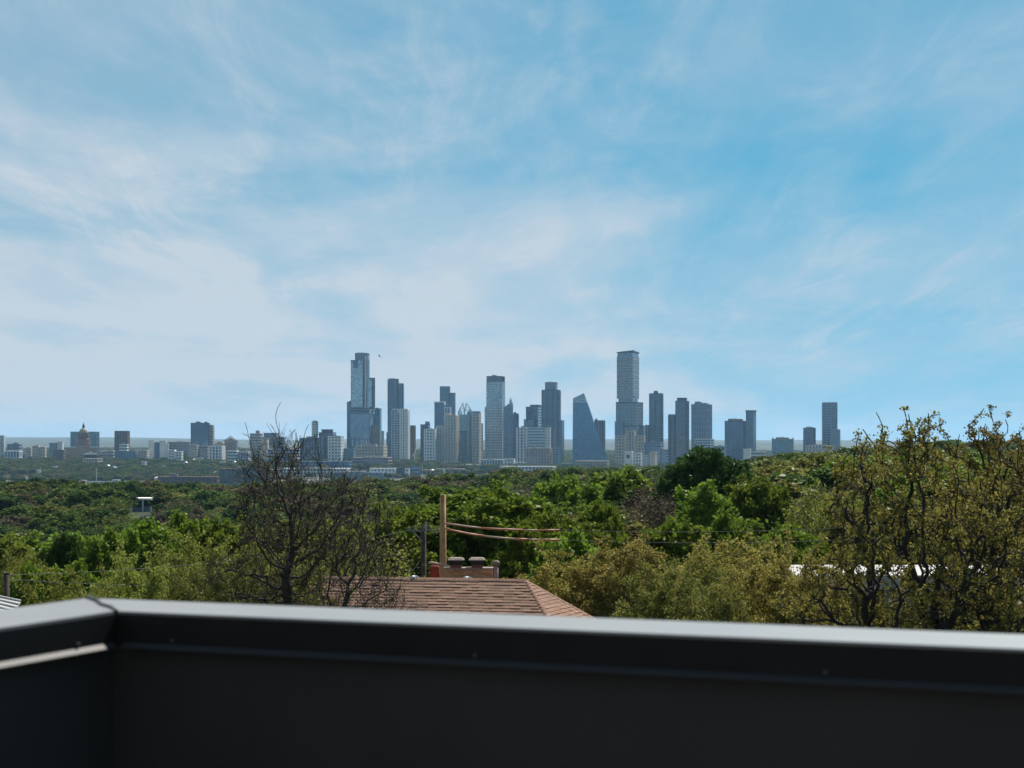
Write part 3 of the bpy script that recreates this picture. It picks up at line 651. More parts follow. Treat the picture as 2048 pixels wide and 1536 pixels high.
# flat tree belt between the hillside and the city
cand = []; d = 1700.0
while d < 9000:
    sp = 12.5 + (d - 1700) * 0.0022; nl = int(0.64 * d / sp)
    a = -0.32 + 0.64 * (np.arange(nl) + rng.uniform(0, 1, nl)) / nl
    cand.append(np.stack([np.tan(a) * (d + rng.uniform(-.5, .5, nl) * sp), d + rng.uniform(-.5, .5, nl) * sp], 1)); d += sp * 1.0
cand = np.concatenate(cand)
gap = np.sin(cand[:, 0] / 170 + 1.0) * np.sin(cand[:, 1] / 230) + 0.6 * np.sin(cand[:, 0] / 61) * np.sin(cand[:, 1] / 97 + 2)
el = (terrain(cand[:, 0], cand[:, 1]) + 8 - EYE) / cand[:, 1]
bi = np.clip((cand[:, 0] / cand[:, 1] / 0.0005 + 700).astype(int), 0, 1399)
tanx = cand[:, 0] / cand[:, 1]
VIAD = ((cand[:, 1] < 3140) & (cand[:, 1] > 2800) & (tanx < -0.125)) | ((tanx > -0.13) & (tanx < 0.06) & (cand[:, 1] < 3900) & (rng.uniform(0, 1, len(cand)) < 0.93))
keep = (el > hor[bi] - 0.0006) & (gap < 1.1) & ~VIAD & ((cand[:, 1] < 5200) | (rng.uniform(0, 1, len(cand)) < 0.6))
cand = cand[keep]; gz = terrain(cand[:, 0], cand[:, 1])
hh = rng.uniform(7, 13, len(cand)); rr = hh * rng.uniform(0.5, 0.75, len(cand)) * (1 + (cand[:, 1] > 4500) * 0.5); hh = np.where((cand[:, 1] < 2700) & (cand[:, 0] / cand[:, 1] < -0.12), hh * 0.55, hh)
print('TREES', len(TREES), 'vis', len(vis), 'belt', len(cand))
wood_stuff('distant_woodland', 'hazy green tree belt between the hillside and the city', [(x, y, z) for (x, y), z in zip(cand, gz)],
           [(2.1 * r / PW[FARP[i % 3]][0],) * 2 + (h / PW[FARP[i % 3]][1],) for i, (h, r) in enumerate(zip(hh, rr))], FARP[:3])
# ------------------------------------------------------------------ the city
WALLC = {'white': (0.78, 0.78, 0.76), 'pale': (0.58, 0.61, 0.63), 'beige': (0.55, 0.47, 0.38), 'tan': (0.43, 0.33, 0.25), 'brown': (0.150, 0.082, 0.062),
         'slate': (0.028, 0.060, 0.110), 'dark': (0.020, 0.030, 0.046), 'grey': (0.18, 0.25, 0.32), 'pink': (0.40, 0.27, 0.225), 'steel': (0.085, 0.16, 0.24)}
GLASSC = {'blue': (0.012, 0.055, 0.135), 'navy': (0.006, 0.018, 0.050), 'teal': (0.016, 0.105, 0.150), 'sky': (0.12, 0.22, 0.30), 'aqua': (0.065, 0.185, 0.235), 'ink': (0.006, 0.010, 0.020), 'sail': (0.014, 0.150, 0.320), 'panel': (0.34, 0.46, 0.52)}
def wallm(k): return material('wall_' + k, WALLC[k], 0.8, spec=0.3, var=0.18, vscale=0.05)
def glassm(k): return glass_material('glass_' + k, GLASSC[k])
roofm = material('flat_roof', (0.30, 0.30, 0.30), 0.9, var=0.3, vscale=0.1)
mechm = material('rooftop_plant', (0.20, 0.205, 0.21), 0.8, var=0.3, vscale=0.2)
# floor height, spandrel height, pier spacing, pier width, how proud
STY = {'glass': (7.0, 1.2, 7.5, 0.7, 0.25), 'bands': (7.0, 3.0, 0, 0, 0.4), 'grid': (7.2, 2.9, 7.0, 2.9, 0.6), 'stripe': (7.2, 1.2, 7.4, 3.2, 0.7),
       'balcony': (6.6, 2.0, 12.0, 2.0, 1.6), 'fine': (6.0, 1.2, 6.4, 1.0, 0.25), 'mullion': (14, 1.2, 6.6, 1.6, 0.4), 'low': (6.0, 2.2, 6.4, 2.2, 0.35), 'plain': (0, 0, 0, 0, 0)}
def facade(Wd, Dp, z0, z1, sty):
    fh, bh, ps, pw, pr = STY[sty]; mb = MB()
    if fh:
        n = max(1, int((z1 - z0) / fh))
        for k in range(n):
            zb = z1 - (k + 1) * fh + 0.002 * k
            if zb > z0: mb.box(-Wd / 2 - pr, Wd / 2 + pr, -Dp / 2 - pr, Dp / 2 + pr, zb, zb + bh)
    if ps:
        q = pr * (0.45 if sty in ('balcony', 'bands') else 0.8)
        if sty in ('stripe', 'mullion'): q = pr * 1.25
        nx = max(1, round(Wd / ps)); ny = max(1, round(Dp / ps))
        for k in range(nx + 1):
            x = -Wd / 2 + (Wd) * k / nx; x = min(max(x, -Wd / 2 + pw / 2 - 0.1), Wd / 2 - pw / 2 + 0.1)
            for y0_, y1_ in ((-Dp / 2 - q, -Dp / 2 + 0.3), (Dp / 2 - 0.3, Dp / 2 + q)): mb.box(x - pw / 2, x + pw / 2, y0_, y1_, z0 + 0.01, z1 - 0.01)
        for k in range(ny + 1):
            y = -Dp / 2 + Dp * k / ny; y = min(max(y, -Dp / 2 + pw / 2 - 0.12), Dp / 2 - pw / 2 + 0.12)
            for x0_, x1_ in ((-Wd / 2 - q * 0.97, -Wd / 2 + 0.29), (Wd / 2 - 0.29, Wd / 2 + q * 0.97)): mb.box(x0_, x1_, y - pw / 2, y + pw / 2, z0 + 0.02, z1 - 0.02)
    return mb
def tower(name, label, d, blocks, sty='glass', wall='slate', glass='blue', share=0.2, th=10, cap=True, pent=None, group='towers and blocks of the city skyline', cat='building'):
    """blocks: (x0, x1, ytop, ybottom or None[, style, wall, glass]) in photo pixels; foot on the ground at distance d"""
    X0 = min(b[0] for b in blocks); X1 = max(b[1] for b in blocks); cx = (X0 + X1) / 2
    x = (cx - 1024) / F * d; az = math.atan2(x, d); t = R(th)
    g = zt(x, d); e = empty(name, (x, d, g), -az - t)
    for i, b in enumerate(blocks):
        x0, x1, yt, yb = b[:4]; s_ = b[4] if len(b) > 4 and b[4] else sty; w_ = b[5] if len(b) > 5 and b[5] else wall; g_ = b[6] if len(b) > 6 and b[6] else glass
        Pw = (x1 - x0) / F * d; Wd = Pw * (1 - share) / math.cos(t); Dp = Pw * share / max(0.05, math.sin(abs(t)))
        off = ((x0 + x1) / 2 - cx) / F * d / math.cos(t)
        z1 = EYE - (yt - HY) / F * d - g; z0 = -4.0 if yb is None else EYE - (yb - HY) / F * d - g
        if i == 0: d_max = Dp
        Dp = (Dp if i == 0 else min(Dp, d_max)) * (1 - 0.013 * i); z1 += 0.003 * i
        core = MB().box(-Wd / 2, Wd / 2, -Dp / 2, Dp / 2, z0, z1).build('glass_wall' if s_ != 'plain' else 'wall', glassm(g_) if s_ != 'plain' else wallm(w_), e, loc=(off, 0, 0))
        if s_ != 'plain':
            fm = facade(Wd, Dp, z0, z1, s_).build('facade_frame', wallm(w_), core)
            fm['kind'] = 'stuff'
        if cap:
            p = MB()
            p.box(-Wd / 2 - 0.5, Wd / 2 + 0.5, -Dp / 2 - 0.5, Dp / 2 + 0.5, z1 - 0.4, z1 + 1.6)
            p.build('roof_edge', wallm(w_), core)
    if pent is None:
        rr = random.Random(len(label) * 7 + int(X0)); x0, x1, yt = blocks[0][0], blocks[0][1], blocks[0][2]
        w = x1 - x0
        pent = [(x0 + w * rr.uniform(0.15, 0.35), x1 - w * rr.uniform(0.15, 0.4), yt - rr.uniform(1.2, 3.0), yt)] if w > 9 else []
    for (x0, x1, yt, yb) in pent:
        Pw = (x1 - x0) / F * d; off = ((x0 + x1) / 2 - cx) / F * d / math.cos(t)
        z1 = EYE - (yt - HY) / F * d - g; z0 = EYE - (yb - HY) / F * d - g
        hw = Pw * 0.42; hd = Pw * 0.3
        m = MB().box(off - hw, off + hw, -hd, hd, z0 + 0.2, z1)
        for k in range(3): m.box(off - hw + Pw * 0.2 * k + 0.4, off - hw + Pw * 0.2 * k + 2.2, -hd * 0.5, hd * 0.4, z1 - 0.1, z1 + 1.1 + 0.5 * k)
        m.build('penthouse', mechm, e)
    tag(e, label, cat, group); TW[e.name] = (cx, d, t, g, d_max)
    return e
def panel(e, x0, x1, y0, y1, mat, name='glass_panel', proud=0.6):
    """a sheet of cladding or a painted sunlit edge on the front of a tower, by photo pixels"""
    cx, d, t, g, D = TW[e.name]; f = lambda px: (px - cx) / F * d / math.cos(t); z = lambda py: EYE - (py - HY) / F * d - g
    return MB().box(f(x0), f(x1), -D / 2 - proud, -D / 2 + 0.2, z(y1), z(y0)).build(name, mat, e)

TW = {}
T = tower
# --- towers of the centre
e = T('glass_tower', 'tallest slim glass tower with stepped shoulders at the skyline\'s left peak', 4600, [
    (701, 746, 828, None, 'fine', 'steel', 'blue'), (702, 739, 722, 830, 'glass', 'slate', 'navy'), (710, 739, 708, 722, 'plain', 'grey'), (739, 750, 757, 818, 'glass', 'dark', 'navy'),
    (702, 750, 818, 828, 'bands', 'dark', 'navy')], share=0.14, pent=[(712, 736, 706, 708)])
panel(e, 706, 710.3, 726, 814, glassm('panel')); panel(e, 710.5, 719, 737, 814, glassm('panel'), proud=0.7); panel(e, 719.2, 728.5, 721, 814, glassm('panel'))
panel(e, 741, 746.5, 761, 814, glassm('panel')); panel(e, 704, 741, 829, 876, glassm('sky'), proud=0.5)
for k in range(9): panel(e, 702.5 + k * 4.6, 705 + k * 4.6, 878 + (k * 5) % 4, 893, glassm('panel' if k % 2 else 'blue'), proud=0.8)
panel(e, 733.5, 735.4, 713, 816, wallm('white'), 'painted_sun_edge', 0.9); panel(e, 742, 746, 819, 828, wallm('pale'), 'painted_sun_edge', 0.9)  # pale strips: sunlight on the right sides put into the cladding colour
T('glass_tower', 'blue glass slab hidden behind the left edge of the tallest slim tower', 4700, [(694, 708, 805, None)], 'glass', 'slate', 'blue')
T('glass_tower', 'teal glass tower behind the right edge of the tallest slim tower', 4720, [(746, 763, 818, None)], 'glass', 'steel', 'teal')
T('hotel_tower', 'narrow beige tower at the foot of the tallest slim tower', 4640, [(746, 757, 852, None)], 'grid', 'tan', 'blue')
T('thin_tower', 'thin beige stair tower standing alone right of the tallest tower', 4700, [(763, 768, 863, None)], 'grid', 'beige', 'blue', pent=[])
T('apartment_tower', 'slender grey tower with saw-tooth balconies behind the white framed tower', 4700, [(776, 797, 759, None, 'balcony', 'steel', 'blue'), (796, 807, 768, None, 'balcony', 'steel', 'blue')], share=0.12, pent=[(778, 794, 757.5, 759)])
T('apartment_tower', 'white framed tower with blue glass strips and thick white top band', 4450, [(783, 800, 820, None, 'fine', 'pale', 'blue'), (799, 820, 820, None, 'stripe', 'white', 'sky'), (783, 820.5, 819, 826, 'plain', 'white')], share=0.24, pent=[])
T('office_block', 'small dark glass block left of the white framed tower foot', 4500, [(773, 784, 866, None)], 'glass', 'dark', 'navy')
T('office_tower', 'dark brown slab right of the white framed tower', 4600, [(819, 831, 852, None)], 'stripe', 'brown', 'navy', pent=[])
T('glass_tower', 'dark blue tower with small rooftop box behind the white grid tower', 4700, [(841, 860, 850, None)], 'glass', 'dark', 'blue', pent=[(850, 860, 844, 850)])
T('apartment_tower', 'white gridded apartment tower right of the tower crane', 4400, [(848, 874, 859, None)], 'grid', 'white', 'blue', share=0.15)
T('glass_tower', 'teal tower with flat notched top and lower dark wing', 4750, [(880, 900, 774, None, 'mullion', 'steel', 'teal'), (897, 911, 787, None, 'glass', 'dark', 'blue')], share=0.14, pent=[])
T('glass_tower', 'blue tower with white cap left of the twin beige towers', 4600, [(869, 891, 807, None, 'glass', 'slate', 'blue'), (868.5, 891.5, 804.5, 809, 'plain', 'white')], share=0.14, pent=[])
T('office_tower', 'white framed blue block tucked behind the taller beige tower', 4560, [(889, 903, 816, None)], 'mullion', 'pale', 'blue', pent=[])
T('apartment_tower', 'shorter of the joined beige towers, striped by window columns', 4420, [(873, 891, 853, None)], 'stripe', 'beige', 'blue', share=0.12, pent=[])
T('apartment_tower', 'taller joined beige tower with stepped top and window columns', 4430, [(890, 918, 832, None, 'stripe', 'beige', 'aqua'), (891, 902, 828, 832, 'plain', 'beige')], share=0.22)
T('office_block', 'navy glass block at the foot of the crowned teal tower', 4420, [(919, 934, 863, None)], 'glass', 'dark', 'navy', pent=[])
T('apartment_tower', 'beige gridded tower right of the crowned teal tower', 4440, [(945, 962, 828, None, 'grid', 'beige', 'navy'), (946, 961, 824, 828, 'glass', 'slate', 'blue')], share=0.22)
T('apartment_tower', 'thin white slab behind the beige gridded tower', 4560, [(959, 966, 848, None)], 'grid', 'white', 'blue', pent=[])
T('apartment_tower', 'tall pale blue tower with dark crown in the middle of the skyline', 4600, [(973, 1010, 765, None, 'fine', 'grey', 'panel'), (973.5, 1009.5, 754, 765, 'mullion', 'dark', 'ink'), (970, 1009, 815, None, 'balcony', 'pale', 'blue')], share=0.17, pent=[(983, 995, 751, 754)])
T('apartment_tower', 'grey balcony tower right of the slender spired tower', 4680, [(1024, 1037, 828, None)], 'balcony', 'slate', 'blue')
T('apartment_tower', 'blue tower with a concave crown above stepped lower floors', 4650, [(1084, 1121, 781, None, 'balcony', 'slate', 'blue'), (1090, 1115, 766, 781, 'plain', 'grey'), (1085, 1129, 842, None, 'fine', 'slate', 'navy')], share=0.14, pent=[(1092, 1113, 764.5, 766)])
T('office_tower', 'grey blue stepped office tower left of the concave crowned tower', 4720, [(1052, 1086, 815, None, 'bands', 'slate', 'blue'), (1060, 1085, 811, 815, 'plain', 'grey')], share=0.3, pent=[])
T('office_block', 'teal glass block in front of the stepped office tower', 4600, [(1048, 1073, 840, None)], 'glass', 'dark', 'teal', pent=[])
T('hotel_block', 'broad white framed hotel with teal window bands', 4450, [(1033, 1056, 856, None, 'stripe', 'white', 'blue'), (1055, 1092, 856, None, 'bands', 'pale', 'teal'), (1091, 1101, 856, None, 'grid', 'white', 'blue')], share=0.08, pent=[(1042, 1052, 853, 856)])
T('apartment_block', 'brown apartment block in front of the broad white hotel', 4300, [(1052, 1106, 897, None, 'stripe', 'tan', 'blue'), (1105, 1119, 897, None, 'fine', 'grey', 'aqua')], share=0.12, pent=[(1062, 1075, 894, 897)])
T('office_tower', 'dark slab peeping out behind the sail-shaped tower', 4780, [(1189, 1210, 842, None)], 'stripe', 'slate', 'navy', pent=[(1190, 1195, 838.5, 842)])
T('glass_tower', 'low blue glass wing at the left foot of the offset-block tower', 4520, [(1230, 1250, 844, None)], 'mullion', 'grey', 'blue', pent=[])
T('office_block', 'stepped beige office with gridded windows and dark glass centre', 4350, [(1231, 1252, 872, None, 'grid', 'beige', 'navy'), (1251, 1271, 863, None, 'stripe', 'beige', 'navy'), (1270, 1290, 872, None, 'grid', 'beige', 'navy')], share=0.1, pent=[(1253, 1268, 859, 863)])
e = T('low_building', 'small white building with a round mural below the stepped beige office', 4150, [(1249, 1266, 904, None, 'plain', 'white'), (1266, 1284, 907, None, 'grid', 'white', 'blue')], share=0.12, pent=[])
cx, dd, t_, g_, D_ = TW[e.name]
MB().lathe([(2.2, 0), (4.6, 0), (4.6, 0.25), (2.2, 0.25), (2.2, 0)], 20).build('mural', wallm('steel'), e, loc=((1257 - cx) / F * dd / math.cos(t_), -D_ / 2 - 0.3, EYE - (913 - HY) / F * dd - g_), rot=(R(90), 0, 0))
T('apartment_tower', 'teal tower with small roof box on a wider white gridded base', 4600, [(1299, 1326, 788, None, 'balcony', 'slate', 'teal'), (1289, 1327, 851, None, 'grid', 'grey', 'blue')], share=0.13, pent=[(1307, 1317, 782.5, 788)])
T('office_block', 'banded blue office below the teal tower', 4350, [(1288, 1326, 885, None), (1310, 1336, 900, None)], 'bands', 'grey', 'blue', share=0.15)
T('church_tower', 'small beige tower with a hipped top below the banded office', 4100, [(1299, 1314, 906, None, 'plain', 'beige')], share=0.25, pent=[(1302, 1311, 902, 906)])
T('glass_tower', 'paired blue tower with a lower left wing', 4650, [(1351, 1378, 803, None, 'mullion', 'slate', 'blue'), (1354, 1374, 797, 803, 'plain', 'slate'), (1337, 1353, 830, None, 'balcony', 'slate', 'blue')], share=0.25, pent=[])
T('apartment_tower', 'broad blue-grey tower with two roof boxes right of the paired tower', 4600, [(1383, 1424, 810, None)], 'mullion', 'grey', 'blue', share=0.30, th=14, pent=[(1389, 1405, 804, 810), (1404, 1418, 807, 810)])
T('low_building', 'pale low block at the foot of the broad blue-grey tower', 4400, [(1390, 1428, 879, None)], 'fine', 'pale', 'blue', share=0.2)
T('low_building', 'low gridded block left of the broad dark blue tower', 4400, [(1428, 1452, 893, None)], 'low', 'grey', 'blue')
T('glass_tower', 'broad dark blue tower with flat roof plant', 4500, [(1450, 1493, 843, None)], 'mullion', 'slate', 'blue', share=0.14, pent=[(1455, 1487, 838, 843)])
T('apartment_tower', 'narrow tower with overhanging roof beside the broad dark blue tower', 4480, [(1492, 1512, 824, None, 'fine', 'slate', 'teal'), (1491, 1513, 822, 824.5, 'plain', 'slate')], share=0.28, th=12, pent=[])
T('office_block', 'low white building with dark window bands on the crest', 3900, [(1487, 1502, 899, None, 'plain', 'white'), (1502, 1530, 905, None, 'bands', 'white', 'navy')], share=0.08, pent=[(1492, 1500, 897, 899)])
T('office_block', 'grey office with corner turrets standing alone', 4500, [(1544, 1587, 879, None, 'fine', 'grey', 'aqua')], share=0.15, pent=[(1551, 1579, 875, 879), (1544, 1546.5, 877, 880), (1584, 1587, 877, 880)])
T('apartment_tower', 'dark tower with rounded top right of the turreted office', 4600, [(1607, 1631, 857, None)], 'mullion', 'slate', 'blue', share=0.15, pent=[(1611, 1628, 854.3, 857)])
T('apartment_tower', 'tall tower at the skyline\'s right end with saw-tooth balconies', 4700, [(1645, 1674, 806, None)], 'balcony', 'grey', 'blue', share=0.1, pent=[])
T('apartment_tower', 'pale lower tower in front of the right-end tower', 4600, [(1661, 1680, 860, None)], 'stripe', 'grey', 'sky', pent=[])
T('low_building', 'low white-roofed block below the right-end tower', 4300, [(1612, 1666, 892, None)], 'stripe', 'beige', 'blue', share=0.1)
# --- left part of the city
LG = 'lower buildings at the left of the city'
T('office_tower', 'pale grey tower cut by the left edge of the photo', 4500, [(-4, 10, 872, None)], 'stripe', 'pale', 'blue', group=LG, pent=[])
T('office_block', 'banded grey office right of the left-edge tower', 4500, [(15, 44, 889, None)], 'bands', 'grey', 'navy', group=LG, pent=[(26, 38, 886, 889)])
T('low_building', 'blue glass low block below the banded grey office', 4250, [(10, 45, 903, None)], 'mullion', 'white', 'blue', group=LG, pent=[])
T('low_building', 'beige low building with arched dark roof', 4300, [(45, 66, 897, None)], 'low', 'beige', 'navy', group=LG)
T('low_building', 'cream stepped hotel left of the grey slab', 4280, [(65, 80, 893, None), (79, 92, 895, None)], 'grid', 'beige', 'navy', group=LG)
T('office_block', 'plain grey slab with a pale wing left of the dome', 4450, [(99, 115, 887, None, 'plain', 'grey'), (114, 127, 885, None, 'plain', 'pale')], group=LG, pent=[])
T('low_building', 'red-brown brick block in front of the grey slab', 4200, [(108, 131, 901, None)], 'low', 'brown', 'navy', group=LG)
T('office_block', 'wide teal glass office behind the domed statehouse', 5100, [(142, 198, 864.5, None)], 'mullion', 'steel', 'teal', share=0.12, group=LG, pent=[])
T('office_tower', 'dark red-brown striped tower right of the domed statehouse', 4600, [(230, 259, 863, None)], 'stripe', 'brown', 'ink', share=0.17, group=LG, pent=[])
T('low_building', 'small white block in front of the red-brown tower', 4400, [(239, 257, 890, None)], 'bands', 'white', 'navy', group=LG)
T('office_block', 'teal glass box with white end wall below the red-brown tower', 4250, [(230, 271, 903, None, 'mullion', 'steel', 'teal'), (270, 275, 901, None, 'plain', 'white')], share=0.06, group=LG, pent=[])
T('low_building', 'tan terraced low building between dome and red-brown tower', 4300, [(200, 233, 903, None)], 'bands', 'beige', 'navy', group=LG)
T('low_building', 'small cream house block left of the white tower with glass strip', 4250, [(276, 298, 902, None)], 'low', 'beige', 'navy', group=LG)
T('office_tower', 'white tower with a blue glass strip down its middle', 4300, [(297, 310, 882, None, 'plain', 'white'), (309, 320, 886, None, 'fine', 'slate', 'blue'), (319, 333, 883, None, 'plain', 'white'), (332, 337, 887, None, 'grid', 'white', 'blue')], share=0.1, group=LG, pent=[])
T('office_block', 'long dark flat-roofed block behind the white tower', 4900, [(336, 384, 885, None)], 'bands', 'tan', 'navy', share=0.1, group=LG)
T('low_building', 'white low house blocks right of the white tower', 4150, [(337, 352, 901, None), (350, 366, 904, None)], 'low', 'white', 'navy', group=LG, pent=[])
T('glass_tower', 'dark blue glass tower with ragged roof plant, left of centre', 4600, [(382, 419, 847, None)], 'mullion', 'slate', 'blue', share=0.06, group=LG, pent=[(391, 403, 844, 847), (408, 416, 844.5, 847)])
T('apartment_tower', 'beige balcony tower behind the dark blue glass tower', 4750, [(416, 428, 851, None)], 'balcony', 'beige', 'navy', group=LG, pent=[])
T('low_building', 'cream block at the foot of the dark blue glass tower', 4300, [(378, 398, 892, None)], 'low', 'beige', 'navy', group=LG)
T('low_building', 'brown block at the foot of the dark blue glass tower', 4320, [(397, 419, 893, None)], 'bands', 'tan', 'navy', group=LG)
T('low_building', 'white windowed block right of the dark blue glass tower', 4280, [(418, 450, 893, None)], 'stripe', 'white', 'blue', group=LG)
T('low_building', 'cream stepped block left of the gabled brown building', 4420, [(430, 450, 887, None), (446, 464, 889, None)], 'plain', 'beige', group=LG)
T('low_building', 'white banded parking building below the gabled brown building', 4150, [(455, 477, 903, None)], 'bands', 'white', 'navy', group=LG, pent=[])
T('low_building', 'blue glass low office right of the white parking building', 4160, [(476, 502, 905, None)], 'mullion', 'pale', 'blue', group=LG, pent=[])
T('apartment_tower', 'cream tower seen through the bare tree top', 4500, [(500, 526, 868, None)], 'bands', 'beige', 'navy', group=LG, pent=[(511, 520, 862, 868)])
T('office_block', 'banded blue office right of the cream tower', 4520, [(528, 559, 867, None), (556, 571, 875, None)], 'bands', 'grey', 'navy', group=LG, pent=[])
T('low_building', 'cream block between the cream tower and banded blue office', 4300, [(522, 538, 878, None)], 'plain', 'beige', group=LG)
T('low_building', 'pale flat building behind the bare tree', 4200, [(536, 600, 899, None)], 'bands', 'pale', 'blue', share=0.1, group=LG)
T('office_block', 'dark striped office below the round tower', 4400, [(601, 646, 877, None)], 'stripe', 'slate', 'navy', share=0.08, group=LG, pent=[(612, 634, 873.5, 877)])
T('office_tower', 'stepped slate tower right of the round tower', 4500, [(638, 672, 866, None, 'bands', 'slate', 'navy'), (643, 666, 860, 866, 'plain', 'slate')], group=LG, pent=[])
T('apartment_tower', 'white gridded tower left of the tallest slim tower', 4350, [(656, 688, 873, None)], 'grid', 'white', 'navy', group=LG)
T('low_building', 'plain blue-grey block right of the white gridded tower', 4380, [(686, 712, 898, None)], 'plain', 'steel', group=LG, pent=[])
T('office_block', 'beige office with a grid of dark square windows', 4200, [(711, 774, 893, None)], 'grid', 'beige', 'ink', share=0.12, pent=[(722, 756, 888.5, 893)])
T('office_block', 'brown banded brick office below the beige gridded office', 4000, [(703, 784, 916, None)], 'bands', 'pink', 'navy', share=0.1, pent=[(725, 770, 913.5, 916)])
T('low_building', 'long blue low-rise behind the bare tree branches', 3900, [(596, 704, 924, None)], 'bands', 'steel', 'blue', share=0.06, pent=[])
T('low_building', 'long white flat-roofed hall behind the bare tree', 3500, [(560, 700, 938, None)], 'low', 'white', 'blue', share=0.05)
T('low_building', 'grey metal-sided hall at the foot of the city', 3300, [(668, 770, 946, None)], 'stripe', 'grey', 'sky', share=0.05, pent=[(690, 735, 943, 946)])
T('apartment_block', 'white panelled apartment block with blue windows at the city foot', 3350, [(740, 794, 938, None, 'grid', 'white', 'sky'), (793, 810, 938, None, 'fine', 'slate', 'blue'), (809, 819, 938, None, 'grid', 'white', 'blue')], share=0.06, pent=[])
T('low_building', 'blue flat-roofed block right of the white panelled apartments', 3500, [(820, 842, 934, None)], 'bands', 'slate', 'blue', share=0.1)
T('low_building', 'dark podium under the twin beige towers', 4200, [(872, 922, 926, None)], 'bands', 'slate', 'navy', share=0.1, pent=[])
T('low_building', 'pinkish roofed long low-rise in front of the podium', 3700, [(872, 930, 939, None)], 'low', 'pink', 'navy', share=0.08)
T('low_building', 'white and blue podium under the tall pale blue tower', 4200, [(962, 1010, 920, None)], 'mullion', 'pale', 'blue', share=0.08)
T('low_building', 'white square-windowed block right of the pale podium', 4150, [(1008, 1030, 919, None)], 'grid', 'white', 'navy', share=0.1)
T('apartment_block', 'long blue-grey apartment row below the brown apartment block', 3700, [(1000, 1112, 934, None)], 'grid', 'pale', 'blue', share=0.05, pent=[])
T('low_building', 'flat pavilion with thin white roof under the sail-shaped tower', 4150, [(1150, 1219, 923, None)], 'low', 'tan', 'navy', share=0.08, pent=[])
T('low_building', 'brick and teal-windowed school beyond the wooded hillside', 2900, [(440, 530, 939, None)], 'mullion', 'brown', 'teal', share=0.06, pent=[(472, 530, 934, 939)])
T('low_building', 'long flat brown-walled store with white roof edge', 2950, [(318, 438, 955, None)], 'low', 'brown', 'navy', share=0.04, pent=[(341, 357, 948, 955)])
for i, (x0, x1, yt, dd, wl, lb) in enumerate([
    (104, 115, 934, 3600, 'white', 'white roofed house in the tree belt under the brick block'),
    (74, 81, 941, 3400, 'white', 'small white house in the tree belt under the cream hotel'),
    (166, 205, 918, 4000, 'beige', 'cream flats showing through the trees below the dome'),
    (284, 293, 924, 3900, 'white', 'white roofed house below the white tower with glass strip'),
    (303, 311, 941, 3450, 'white', 'small white house above the brown-walled store'),
    (67, 76, 958, 3150, 'white', 'white shed by the left end of the viaduct'),
    (395, 406, 917, 4050, 'pale', 'pale house below the dark blue glass tower'),
    (440, 451, 924, 3900, 'white', 'white house left of the teal-windowed school'),
    (162, 173, 962, 3050, 'white', 'white kiosk standing behind the viaduct'),
    (225, 240, 961, 3000, 'pale', 'pale shed at the right end of the viaduct'),
    (1286, 1297, 912, 4050, 'pale', 'pale block behind the small white mural building'),
    (1120, 1146, 928, 4000, 'grey', 'grey block left of the sail-shaped tower'),
    (926, 962, 930, 4100, 'pale', 'pale low-rise under the beige gridded tower'),
    (842, 872, 941, 3600, 'pink', 'pinkish low-rise under the white gridded apartment tower'),
    (1030, 1054, 926, 4150, 'pale', 'pale low-rise under the broad white hotel')]):
    T('small_building', lb, dd, [(x0, x1, yt, None)], 'low', wl, 'navy', share=0.25, th=25, group='low white and pale buildings among the trees', pent=[])

rh = random.Random(12)
for k in range(26):
    px = rh.uniform(10, 470) if k < 20 else rh.uniform(540, 1100); py = rh.uniform(920, 952) if k < 20 else rh.uniform(938, 948)
    dd = 60.0 / ((py - HY) / F) if k < 20 else 3500; dd = min(max(dd, 2900), 4300); w = rh.uniform(5, 10) / F * dd; x = (px - 1024) / F * dd; g = zt(x, dd)
    e = empty('small_house', (x, dd, g), rh.uniform(-0.6, 0.6)); h = rh.uniform(8.5, 11.5)
    MB().box(-w / 2, w / 2, -4, 4, -1, h).build('wall', wallm(rh.choice(('white', 'pale', 'beige'))), e)
    MB().prism([(-w * .56, h + 0.05), (w * .56, h + 0.05), (w * rh.uniform(-.2, .2), h + 2.6)], -4.6, 4.6).build('roof', wallm(rh.choice(('white', 'white', 'pale', 'grey'))), e)
    tag(e, 'tiny pale house with a light gabled roof among the far tree belt', 'house', 'tiny houses in the far tree belt')

def cityroot(name, label, px, d, cat, th=18, group='towers and blocks of the city skyline'):
    x = (px - 1024) / F * d; g = zt(x, d); e = empty(name, (x, d, g), -math.atan2(x, d) - R(th)); tag(e, label, cat, group)
    U = d / F
    return e, (lambda px_: (px_ - px) * U), (lambda py_: EYE - (py_ - HY) * U - g)

# sail-shaped tower
e, fx, fz = cityroot('sail_tower', 'blue glass sail-shaped tower with a sloping curved right side and pointed top', 1180, 4450, 'building', 0)
edge = [(787, 1168), (797, 1172), (806, 1175), (820, 1180), (835, 1185), (850, 1189), (865, 1194), (880, 1200), (895, 1206), (908, 1212), (919, 1217), (940, 1223)]
def redge(py): return float(np.interp(py, [p[0] for p in edge], [p[1] for p in edge]))
poly = [(fx(1146), fz(805)), (fx(1145), fz(940))] + [(fx(x), fz(y)) for y, x in reversed(edge) if y > 805] + [(fx(redge(805)), fz(805))]
body = MB().prism(poly, -20, 20).build('glass_wall', glassm('sail'), e)
crown = MB().prism([(fx(1146), fz(804.5)), (fx(redge(804.5)), fz(804.5)), (fx(1168), fz(786.5)), (fx(1146), fz(797))], -18, 18).build('glass_screen', glassm('panel'), e)
m = MB(); y = 808.0
while y < 936:
    m.box(fx(1145.7), fx(redge(y)) + 0.4, -20.5, 20.5, fz(y), fz(y) + 0.9); y += 4.1
